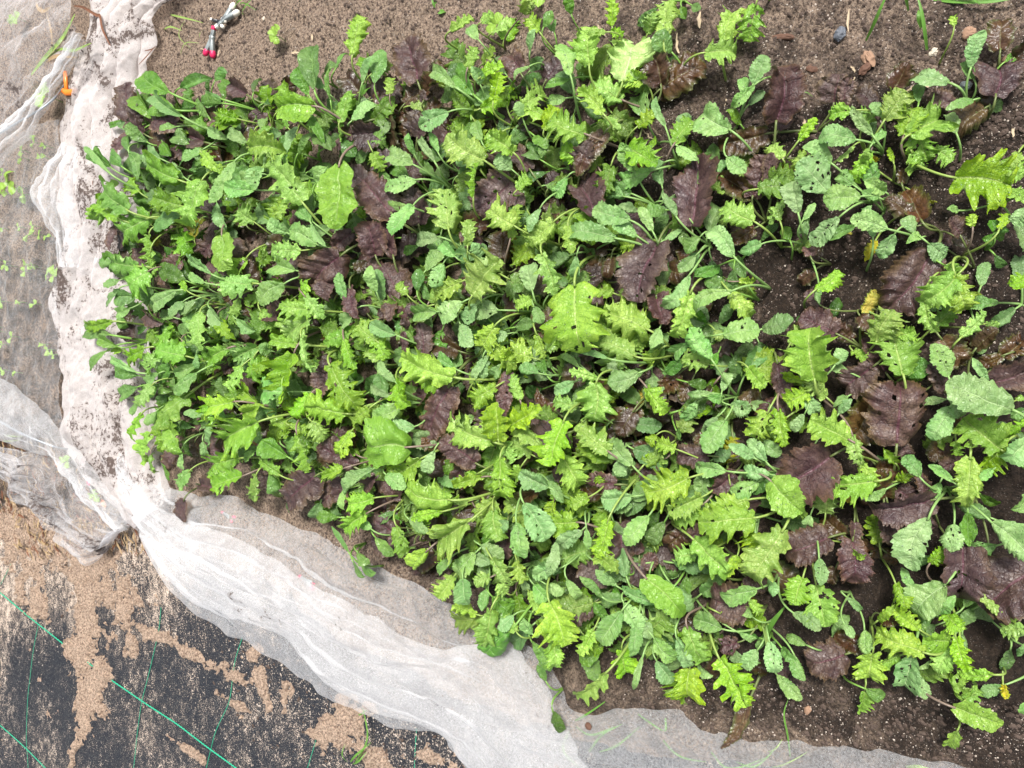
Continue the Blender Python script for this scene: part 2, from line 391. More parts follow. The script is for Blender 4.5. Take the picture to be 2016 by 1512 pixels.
near = t.ramp(t.math('ADD', t.math('MULTIPLY', sxy.outputs[0], 1.0), t.math('MULTIPLY', sxy.outputs[1], .30)), -.22, .10)   # dirt lies thickest beside the bed
dust = t.math('ADD', t.math('ADD', t.math('MULTIPLY', n0, .55), t.math('MULTIPLY', n1, .75)), t.math('ADD', t.math('MULTIPLY', near, .17), t.math('MULTIPLY', t.math('SUBTRACT', n2, .5), 1.3)))
thin = t.math('MULTIPLY', t.ramp(dust, .765, .85), .95)
col = t.mix(t.math('MULTIPLY', wvm, .6), (.006, .0085, .014), (.014, .019, .029))
col = t.mix(t.math('MULTIPLY', t.ramp(n0, .3, .8), .35), col, (.022, .025, .032))
fl = t.math('MULTIPLY', t.ramp(t.noise(p, 700, 1), .60, .66), .5); col = t.mix(fl, col, (.25, .24, .23))
dcol = t.mix(t.ramp(n1, .35, .7), (.34, .26, .20), (.74, .61, .50))
col = t.mix(thin, col, dcol)
b = t.n('BsdfPrincipled'); t.set(b.inputs['Base Color'], col); t.set(b.inputs['Roughness'], t.math('ADD', .60, t.math('MULTIPLY', thin, .3))); b.inputs['Specular IOR Level'].default_value = .25
t.set(b.inputs['Normal'], t.bump(t.math('ADD', wvm, t.math('MULTIPLY', t.math('MULTIPLY', thin, n2), 6)), .6, .0012)); M['fabric'] = t.done(b)
def fab_z(X, Y): return .004 + .006 * fbm(X * 5, Y * 5, 21, 2)
fy = np.linspace(-.68, 2.88, 300); r_ = np.linspace(0, 1, 120)
FY, FR = np.meshgrid(fy, r_, indexing='ij')
fe = fabric_edge(FY); FX = -1.48 + (fe + .02 + 1.48) * FR
tag(link('path_fabric', mesh('path_fabric', np.stack([FX, FY, fab_z(FX, FY)], -1).reshape(-1, 3), grid_faces(300, 120)[:, ::-1]), M['fabric']),
    'black woven weed fabric dusted with sandy soil', kind='structure')
M['thread'] = simple('green_thread', (.02, .36, .20), .6, .3, 400)
def thread(pts, rad, label, zig=0.0, gap=None):
    pts = np.array(pts, float); d = np.r_[0, np.cumsum(np.linalg.norm(np.diff(pts, axis=0), axis=1))]
    n = int(d[-1] / 3); tt = np.linspace(0, d[-1], n)
    x = np.interp(tt, d, pts[:, 0]); y = np.interp(tt, d, pts[:, 1])
    x = np.convolve(np.pad(x, 6, 'edge'), np.ones(13) / 13, 'valid'); y = np.convolve(np.pad(y, 6, 'edge'), np.ones(13) / 13, 'valid')
    w = PN(x, y, 0.005); w[:, 2] = fab_z(w[:, 0], w[:, 1]) + .0016
    if zig:
        w[:, 0] += zig * np.where(np.arange(n) % 2, 1, -1)
    mb = MB(); mb.tube(w, rad, 4, .5); o = mb.build('marker_thread', M['thread'])
    return tag(o, label, 'thread', 'green threads woven into the path fabric')
thread([(-60, 1118), (0, 1165), (60, 1215), (135, 1275), (210, 1330), (280, 1380), (350, 1425), (412, 1474), (480, 1525), (560, 1590)], .0017, 'thick green thread running down the fabric from the left edge to the bottom', .0007)
thread([(-60, 1382), (0, 1428), (50, 1475), (90, 1512), (150, 1570)], .0014, 'green thread crossing the bottom left corner of the black fabric', .0004)
thread([(78, 1225), (66, 1290), (54, 1370), (50, 1460), (56, 1540)], .0007, 'leftmost thin green cross thread on the black fabric')
thread([(320, 1190), (316, 1240), (296, 1320), (280, 1380), (268, 1450), (258, 1540)], .0007, 'middle thin green cross thread below the netting corner')
thread([(480, 1250), (464, 1300), (455, 1380), (425, 1440), (400, 1530)], .0007, 'thin green cross thread ending at the thick thread near the bottom')
thread([(28, 1095), (10, 1135), (0, 1155)], .0006, 'short thin green thread near the left edge of the fabric')
thread([(820, 1430), (817, 1470), (815, 1530)], .0007, 'thin green thread just below the netting at the bottom edge')
thread([(630, 1425), (622, 1460), (600, 1530)], .0006, 'faint green thread under sandy dirt by the grass tuft')

# heaps of spilled soil on the fabric: relief that rises out of it where soil lies
def seg_field(X, Y, segs):
    f = np.full(X.shape, -1.0)
    for (x0, y0, r0, x1, y1, r1) in segs:
        a = P(x0, y0, .005)[:2]; b = P(x1, y1, .005)[:2]
        d = b - a; L2 = (d ** 2).sum() + 1e-9
        k = np.clip(((X - a[0]) * d[0] + (Y - a[1]) * d[1]) / L2, 0, 1)
        sc = np.linalg.norm(P(x0 + 1, y0, 0) - P(x0, y0, 0)) * .9
        rr = (r0 + (r1 - r0) * k) * sc
        dist = np.hypot(X - a[0] - k * d[0], Y - a[1] - k * d[1])
        f = np.maximum(f, 1 - dist / rr)
    return f
spill = [(60, 1050, 48, 75, 1190, 26), (75, 1100, 24, 170, 1090, 36), (140, 1070, 40, 185, 1180, 26), (185, 1150, 25, 160, 1290, 26), (155, 1270, 24, 170, 1430, 20), (200, 1330, 22, 180, 1370, 28),
         (190, 1130, 40, 245, 1200, 42), (240, 1190, 35, 262, 1275, 15), (265, 1225, 18, 345, 1262, 8), (350, 1270, 8, 470, 1335, 14), (10, 1040, 50, 110, 1040, 50),
         (504, 1290, 22, 530, 1390, 14), (560, 1360, 20, 560, 1400, 12), (690, 1420, 40, 720, 1480, 22), (640, 1440, 25, 760, 1500, 20), (840, 1480, 18, 870, 1500, 24), (330, 1450, 5, 400, 1500, 10), (430, 1360, 10, 480, 1390, 6), (150, 1470, 10, 140, 1520, 8)]
SN, SM = 520, 420
sy = np.linspace(P(1000, 1500)[1], 1.95, SN); sx_ = np.linspace(-1.05, -.12, SM)
SY, SX = np.meshgrid(sy, sx_, indexing='ij')
nz = fbm(SX * 28, SY * 28, 40, 5, .62)
f = seg_field(SX, SY, spill) + nz * 1.5 + .7 * fbm(SX * 120, SY * 120, 46, 3, .6) - .16
SZ = np.where(f > 0, .0 + .012 * np.minimum(f, .7) + .004 * fbm(SX * 110, SY * 110, 50, 3), -.006 + .01 * np.maximum(f, -1)) + fab_z(SX, SY) - .001
tag(link('spilled_soil', mesh('spilled_soil', np.stack([SX, SY, SZ], -1).reshape(-1, 3), grid_faces(SN, SM)[:, ::-1]), M['soil_dry']), 'light brown dry soil spilled over the black fabric', kind='stuff')

# ------------------------------------------------------------------ netting
def net_mat(name, dens, tint=(.86, .87, .88), dirt=0.0, weave=900):
    t = NT(name); geo = t.n('NewGeometry'); p = geo.outputs['Position']; uv = t.n('TexCoord').outputs['UV']
    lw = t.n('LayerWeight', i_0=.35).outputs['Facing']
    wa = t.n('TexWave'); wa.bands_direction = 'X'; t.set(wa.inputs[0], uv); wa.inputs['Scale'].default_value = weave; wa.inputs['Distortion'].default_value = 1.2; wa.inputs['Detail Scale'].default_value = .2
    wb = t.n('TexWave'); wb.bands_direction = 'Y'; t.set(wb.inputs[0], uv); wb.inputs['Scale'].default_value = weave; wb.inputs['Distortion'].default_value = 1.2; wb.inputs['Detail Scale'].default_value = .2
    cell = t.math('MAXIMUM', wa.outputs[1], wb.outputs[1])
    n1 = t.noise(p, 16, 4, .6); n2 = t.noise(p, 300, 2, .6)
    al = t.math('ADD', dens, t.math('MULTIPLY', lw, .35)); al = t.math('ADD', al, t.math('MULTIPLY', t.math('SUBTRACT', cell, .6), .28))
    al = t.math('ADD', al, t.math('ADD', t.math('MULTIPLY', t.math('SUBTRACT', n1, .5), .22), t.math('MULTIPLY', t.math('SUBTRACT', n2, .5), .3)))
    # beads of water caught in the mesh
    vv = t.n('TexVoronoi'); t.set(vv.inputs['Vector'], p); vv.inputs['Scale'].default_value = 430
    wet = t.math('MULTIPLY', t.math('GREATER_THAN', t.n('SeparateColor', i_0=vv.outputs['Color']).outputs[0], .86), t.math('SUBTRACT', 1, t.ramp(vv.outputs['Distance'], .15, .35)))
    wet = t.math('MULTIPLY', wet, t.ramp(t.noise(p, 11, 2), .45, .6))
    al = t.math('ADD', al, t.math('MULTIPLY', wet, .35), clamp=True)
    col = t.mix(n2, tint, tuple(min(1, c * 1.06) for c in tint))
    if dirt:
        d1 = t.noise(p, 9, 4, .65, .8); d2 = t.noise(p, 150, 6, .78); d3 = t.noise(p, 120, 4, .7, .5)
        dd = t.ramp(t.math('ADD', t.math('MULTIPLY', d1, 1.0), t.math('MULTIPLY', d2, .9)), 1.12 - .12 * dirt, 1.16 - .09 * dirt)
        col = t.mix(t.math('MULTIPLY', t.ramp(t.math('ADD', d1, t.math('MULTIPLY', d3, .7)), .80, 1.15), .55 * dirt), col, (.55, .44, .38))
        col = t.mix(t.math('MULTIPLY', dd, .9), col, (.055, .028, .018))
        al = t.math('ADD', al, t.math('MULTIPLY', dd, .9), clamp=True)
    b = t.n('BsdfPrincipled'); t.set(b.inputs['Base Color'], col); b.inputs['Roughness'].default_value = .55; b.inputs['Specular IOR Level'].default_value = .3
    t.set(b.inputs['Normal'], t.bump(t.math('ADD', t.math('MULTIPLY', n1, 6), cell), .25, .001))
    tr = t.n('BsdfTranslucent'); t.set(tr.inputs[0], col)
    cloth = t.n('MixShader', i_0=.38, i_1=b, i_2=tr)
    return t.done(t.n('MixShader', i_0=al, i_1=t.n('BsdfTransparent'), i_2=cloth))
M['net'] = net_mat('white_insect_net', .17, (.90, .91, .93), dirt=.0)
M['net_thick'] = net_mat('doubled_insect_net', .25, (.86, .86, .87), dirt=.12)
M['net_dirty'] = net_mat('soiled_net', .56, (.80, .75, .735), dirt=.95)
M['net_thin'] = net_mat('sheer_net', .0, (.78, .80, .82))
M['net_rag'] = net_mat('dusty_net', .10, (.86, .86, .88), dirt=.4)
def spline(pts, n):
    pts = np.array(pts, float); k = len(pts); q = np.concatenate([[2 * pts[0] - pts[1]], pts, [2 * pts[-1] - pts[-2]]])
    s = np.linspace(0, k - 1 - 1e-6, n); i = s.astype(int); f = (s - i)[:, None]
    p0, p1, p2, p3 = q[i], q[i + 1], q[i + 2], q[i + 3]
    return .5 * (2 * p1 + (p2 - p0) * f + (2 * p0 - 5 * p1 + 4 * p2 - p3) * f ** 2 + (-p0 + 3 * p1 - 3 * p2 + p3) * f ** 3)
def sheet(name, A, B, zbase, bulge, fold, seed, mat, n=420, mm=150, along=1.6, across=9.0, edge=3.0, pleat=1.0):
    """a draped cloth between two edge curves (photo pixels at ground height), with folds that run lengthwise"""
    a = spline(A, n); b = spline(B, n); r = np.linspace(0, 1, mm)
    L = np.r_[0, np.cumsum(np.linalg.norm(np.diff((a + b) / 2, axis=0), axis=1))]; L /= 260.0
    Sg, Rg = np.meshgrid(L, r, indexing='ij')
    pm = pleat * np.clip(vnoise(Sg * 1.1 + 4, Rg * 2.5, seed + 21) * 2.6 + .55, 0, 1) * np.clip(np.minimum(Rg, 1 - Rg) * 8, 0, 1)
    pph = 2 * np.pi * (across * (Rg + .35 * fbm(Sg * .8, Rg * .6, seed + 23, 2)))
    RP = Rg + pm * 1.5 / (2 * np.pi * across) * np.sin(pph)
    px = a[:, None, 0] * (1 - RP) + b[:, None, 0] * RP; py = a[:, None, 1] * (1 - RP) + b[:, None, 1] * RP
    ew = edge * vnoise(Sg * 9, Rg * 0 + seed, seed) * 2
    px = px + ew; py = py + edge * 2 * vnoise(Sg * 8, Rg * 0 + 3.3, seed + 2)
    warp = .5 * fbm(Sg * 1.3, Rg * 2, seed + 7, 2)
    f1 = 1 - np.abs(2 * vnoise(Sg * along + 5, (Rg + warp * .5) * across, seed)) ; f1 = f1 ** 4
    f2 = fbm(Sg * along * 1.3, (Rg + warp * .4) * across * .8, seed + 3, 2)
    f3 = 1 - np.abs(2 * fbm(Sg * 5 + warp * 4, Rg * 10 + Sg * 3, seed + 5, 2)); f3 = np.clip(f3, 0, 1) ** 6
    prof = np.sin(np.pi * np.clip(Rg, 0, 1)) ** .6
    hem = np.clip(np.minimum(Rg, 1 - Rg) * mm / 5, 0, 1)
    z = zbase + bulge * prof + fold * (.35 * f1 + .45 * (f2 + .35) + .05 * f3) + pm * fold * .45 * np.cos(pph)  * (.35 + .65 * hem)
    z = np.maximum(z, .008)
    W = PN(px, py, np.full(px.shape, zbase))
    g = ground_z(W[..., 0], W[..., 1]); g = np.where(W[..., 0] < fabric_edge(W[..., 1]), .012, g)
    W[..., 2] = z + np.maximum(g, 0) * .8
    # crimp the cloth sideways in the folds as well
    W[..., 0] += fold * .5 * vnoise(Sg * 7, Rg * 14, seed + 9); W[..., 1] += fold * .5 * vnoise(Sg * 7 + 9, Rg * 14, seed + 11)
    ext = np.linalg.norm(W[n // 2, 0] - W[n // 2, -1]); lng = np.linalg.norm(np.diff(W[:, mm // 2], axis=0), axis=1).sum()
    uv = np.stack([Sg / Sg.max() * lng, Rg * ext], -1)
    o = link(name, mesh(name, W.reshape(-1, 3), grid_faces(n, mm)[:, ::-1], True, uv.reshape(-1, 2)), mat)
    return o
NETG = 'sheets of insect netting pulled back around the bed'
# main pale net along the lower edge of the bed
A = [(262, 880), (320, 945), (400, 968), (467, 974), (547, 1012), (657, 1058), (737, 1102), (860, 1158), (940, 1215), (1040, 1262), (1100, 1330), (1150, 1395), (1241, 1386), (1341, 1389), (1435, 1436), (1612, 1453), (1845, 1483), (2120, 1550)]
B = [(268, 950), (281, 1035), (330, 1135), (387, 1196), (445, 1232), (504, 1265), (587, 1318), (650, 1366), (704, 1388), (804, 1428), (871, 1441), (905, 1480), (950, 1530), (1050, 1580), (1250, 1640), (1500, 1680), (1800, 1700), (2120, 1720)]
tag(sheet('insect_net', A, B, .016, .02, .017, 3, M['net'], 700, 220, 1.1, 6.0), 'long white see-through net draped along the lower edge of the leafy bed', 'netting', NETG)
A = [(285, 955), (345, 1005), (420, 1035), (504, 1072), (604, 1130), (690, 1178), (770, 1220), (860, 1262), (935, 1266), (1010, 1262), (1075, 1320), (1120, 1420), (1160, 1500), (1220, 1600)]
B = [(292, 1040), (340, 1130), (395, 1180), (450, 1205), (510, 1225), (570, 1250), (620, 1310), (665, 1345), (720, 1382), (810, 1415), (880, 1440), (920, 1490), (980, 1560), (1060, 1640)]
tag(sheet('insect_net', A, B, .026, .018, .014, 8, M['net_thick'], 560, 200, 1.3, 5.0), 'doubled opaque white net fold with dirt specks, lying inside the long net', 'netting', NETG)
A = [(330, 985), (430, 1060), (560, 1110), (700, 1200), (800, 1262)]
B = [(352, 1020), (440, 1092), (560, 1140), (690, 1222), (800, 1275)]
# soiled band at the far end
A = [(198, -60), (192, 10), (187, 67), (163, 140), (143, 230), (136, 320), (138, 420), (140, 520), (121, 590), (127, 650), (140, 720), (143, 790), (137, 845), (160, 910), (225, 980), (282, 1040)]
B = [(420, -60), (372, 0), (322, 40), (318, 90), (295, 150), (288, 230), (300, 320), (300, 420), (290, 520), (300, 600), (310, 680), (320, 760), (330, 830), (335, 890), (340, 945), (345, 985)]
tag(sheet('insect_net', A, B, .018, .016, .016, 14, M['net_dirty'], 560, 200, 1.5, 4.5), 'bunched white net stained with reddish soil at the far end of the bed', 'netting', NETG)
A = [(146, 290), (118, 325), (95, 365), (90, 395), (105, 440), (128, 480), (142, 530)]
B = [(175, 300), (170, 330), (165, 365), (165, 400), (165, 440), (165, 480), (168, 530)]
tag(sheet('insect_net', A, B, .03, .02, .008, 19, M['net'], 200, 60, 2, 4), 'rounded sheer net flap bulging left of the soiled net band', 'netting', NETG)
# tunnel net over the neighbouring bed
A = [(-160, -80), (-20, -80), (100, -80), (215, -80)]
B = [(-160, 330), (-20, 330), (60, 235), (178, 110)]
tag(sheet('insect_net', A, B, .04, .04, .022, 23, M['net_rag'], 300, 160, 1.2, 3.5, pleat=.45), 'grey rumpled net covering the neighbouring bed in the top left corner', 'netting', NETG)
A = [(-60, 312), (0, 262), (60, 222), (95, 196), (140, 140), (190, 78)]
B = [(-60, 400), (0, 355), (40, 306), (80, 275), (115, 222), (190, 92)]
tag(sheet('insect_net', A, B, .07, .02, .012, 29, M['net'], 240, 60, 2, 4), 'twisted fold of white net slanting to the left edge above the seedlings', 'netting', NETG)
A = [(-160, 330), (-20, 330), (60, 260), (140, 240)]
B = [(-160, 860), (-20, 860), (80, 860), (150, 880)]
tag(sheet('insect_net', A, B, .035, .02, .010, 31, M['net_thin'], 260, 120, .8, 2, pleat=0), 'sheer net stretched over the seedlings at the left edge', 'netting', NETG)
A = [(-60, 700), (0, 732), (43, 755), (87, 794), (133, 844), (200, 920), (255, 990), (270, 1030)]
B = [(-60, 850), (0, 862), (67, 887), (133, 905), (165, 945), (185, 985), (215, 1005), (262, 1040)]
tag(sheet('insect_net', A, B, .06, .03, .013, 37, M['net'], 320, 80, 1.5, 4), 'clear white net fold wrapped round the wire hoop at lower left', 'netting', NETG)
A = [(-60, 855), (0, 862), (67, 885), (140, 905), (190, 960), (240, 985), (285, 1015)]
B = [(-60, 900), (0, 915), (60, 985), (110, 1045), (150, 1070), (188, 1112), (250, 1050)]
tag(sheet('insect_net', A, B, .016, .01, .028, 41, M['net_rag'], 320, 120, 5, 9, 9), 'ragged dusty net hanging over dead debris beside the black fabric', 'netting', NETG)

# ------------------------------------------------------------------ leaves
def leaf_mesh(kind, L, W, seed, hi=True):
    rg = np.random.RandomState(seed)
    nu, nv = (76, 17) if hi else (40, 9)
    t = np.linspace(0, 1, nu); v = np.linspace(-1, 1, nv)
    T, V = np.meshgrid(t, v, indexing='ij'); A = np.abs(V); sd = (V > 0).astype(float)
    ph = rg.rand(2) * 6.28
    PH = np.where(V > 0, ph[0], ph[1])
    sg = np.where(V > 0, 1.0, 0.0)
    Tw = T + .09 * vnoise(T * 4 + seed % 13, sg * 7.7, seed % 991) * np.sin(np.pi * T)      # uneven spacing of lobes and teeth
    big = .55 + .9 * (vnoise(T * 7 + 3, sg * 5.1, seed % 883) + .5)
    if kind in 'LWY':
        w = np.sin(np.pi * np.clip(T, 0, 1) ** .80) ** .50
        nl = rg.choice([3.5, 4, 4.5, 5]); lob = (.5 + .5 * np.cos(2 * np.pi * nl * Tw + PH)) ** .6
        tooth = np.abs(((nl * 3.3 * Tw + PH) % 1) - .5) * 2
        cut = (.36 + (.10 if L > .06 else 0)) * (1 - lob) * big + .24 * (1 - tooth) * big; frill, pk, fq = .13, .022, nl * 1.1
    elif kind == 'S':
        w = np.sin(np.pi * T ** .66) ** .72
        nl = 6; lob = .5 + .5 * np.cos(2 * np.pi * nl * Tw + PH); tooth = np.abs(((nl * 2 * Tw + PH) % 1) - .5) * 2
        cut = .08 * (1 - lob) * big + .05 * (1 - tooth); frill, pk, fq = .05, .022, 2.5
    elif kind == 'K':
        w = np.sin(np.pi * T ** .82) ** .68 * (1 - .12 * np.cos(np.pi * T))
        nl = rg.choice([8, 9, 10, 11]); tooth = ((nl * Tw + PH) % 1); tooth = np.where(tooth < .75, tooth / .75, (1 - tooth) / .25)
        cut = .14 * (1 - tooth) * big; frill, pk, fq = .045, .022, 2.5
    elif kind == 'G':
        w = np.sin(np.pi * T ** 1.05) ** .70
        nl = 7; tooth = np.abs(((nl * Tw + PH) % 1) - .5) * 2
        cut = .05 * (1 - tooth) * big; frill, pk, fq = .035, .014, 2
    else:
        w = np.sin(np.pi * T ** .64) ** .54 * (1 - .22 * T ** 3)
        nl = rg.choice([4, 5, 6]); lob = .5 + .5 * np.cos(2 * np.pi * nl * Tw + PH); tooth = np.abs(((nl * 2.6 * Tw + PH) % 1) - .5) * 2
        cut = .09 * (1 - lob) * big + .13 * (1 - tooth) * big; frill, pk, fq = .06, .020, nl * .8
    asym = 1 + .14 * np.where(V > 0, 1, -1) * rg.uniform(-1, 1)
    irr = 1 + .30 * fbm(T * 4 + seed % 97, sg * 9.3, seed % 1000, 2)
    w = w * asym * irr
    w[0] = .06; w[-1] = .05
    reach = 1 - cut * A ** 2.2
    y = V * w * reach * W / 2 * 1.12
    sl = min(.27, .32 * W / L) * (1.0 if kind not in 'GK' else .65)
    s_ = sl * np.sin(np.pi * T) ** .8 - (.10 if kind in 'LWYSPD' else .02) * (1 - T) ** 3 * (T > 0)
    x = L * (T + s_ * A * reach)
    x = x / x.max() * L
    z = np.zeros_like(x)
    fr = frill * W * A ** 2.2 * np.sin(np.pi * T) ** .35
    z += fr * (.75 * np.sin(2 * np.pi * fq * Tw + PH * 2 + rg.rand() * 6) + 3.0 * vnoise(T * fq * 2.6 + seed % 7, sg * 4.4 + 1, seed % 701) + 1.2 * vnoise(T * fq * 6 + 2, sg * 3.1, seed % 311))
    y += fr * .55 * np.cos(2 * np.pi * fq * Tw + PH * 2 + 1) * np.sign(V)
    x += fr * 1.1 * vnoise(T * fq * 3 + 5, sg * 6.6 + 2, seed % 401)
    nvn = {'L': 4, 'W': 4, 'Y': 4, 'S': 5, 'K': 6, 'G': 5}.get(kind, 4)
    z += pk * W * np.abs(np.sin(np.pi * (nvn * T + .4 * sd + .5))) * np.clip(A * 3, 0, 1) * (1 - A ** 3) * np.sin(np.pi * T) ** .5
    z += .13 * W * fbm(x / W * 3.2 + seed % 31, y / W * 3.2, seed % 777, 3, .6)
    # overall form: valley fold or cupping, arching along the midrib, twist
    cup = rg.uniform(-.15, .40) if kind != 'K' else rg.uniform(.0, .45)
    if rg.rand() < .22: cup = rg.uniform(.5, .95)
    if rg.rand() < (.12 if kind in 'PD' else .3):                          # one side or the tip rolls over
        side = 1 if rg.rand() < .5 else -1; k_ = np.clip(V * side - .35, 0, 1); z -= W * rg.uniform(.3, .7) * k_ ** 1.6; y -= side * W * .22 * k_ ** 2
    if rg.rand() < .35: k_ = np.clip(T - .62, 0, 1); z -= L * rg.uniform(.6, 1.6) * k_ ** 1.7; x -= L * .6 * k_ ** 2
    z += cup * np.abs(y) - .06 * W * (1 - (1 - A) ** 2) * rg.rand()
    z -= (.06 if kind != 'K' else .03) * W * np.exp(-(A / .10) ** 2)
    arch = rg.uniform(.05, .32)
    ang = (T - .5) * 2 * arch
    z = z + L * arch * .25 * (1 - (2 * T - 1) ** 2) * (1 + .0 * A)
    z -= L * rg.uniform(-.02, .14) * np.clip(T - .75, 0, 1) * 4 * T
    tw = rg.normal(0, .25) * (T - .3)
    y, z = y * np.cos(tw) - z * np.sin(tw), y * np.sin(tw) + z * np.cos(tw)
    y = y + L * rg.normal(0, .05) * np.sin(np.pi * T)
    uv = np.stack([T, (V + 1) / 2], -1)
    gf = grid_faces(nu, nv)
    if hi and rg.rand() < {'K': .35, 'L': .22, 'P': .15}.get(kind, .1):
        cx = x.reshape(-1)[gf].mean(1); cy = y.reshape(-1)[gf].mean(1); keep = np.ones(len(gf), bool)
        for _ in range(rg.randint(2, 9)):
            hx, hy = L * rg.uniform(.2, .9), W * rg.uniform(-.38, .38); rr = min(W * rg.uniform(.02, .06), .0022)
            keep &= np.hypot((cx - hx) * rg.uniform(.6, 1), cy - hy) > rr
        gf = gf[keep]
    return mesh('leaf', np.stack([x, y, z], -1).reshape(-1, 3), gf, True, uv.reshape(-1, 2))

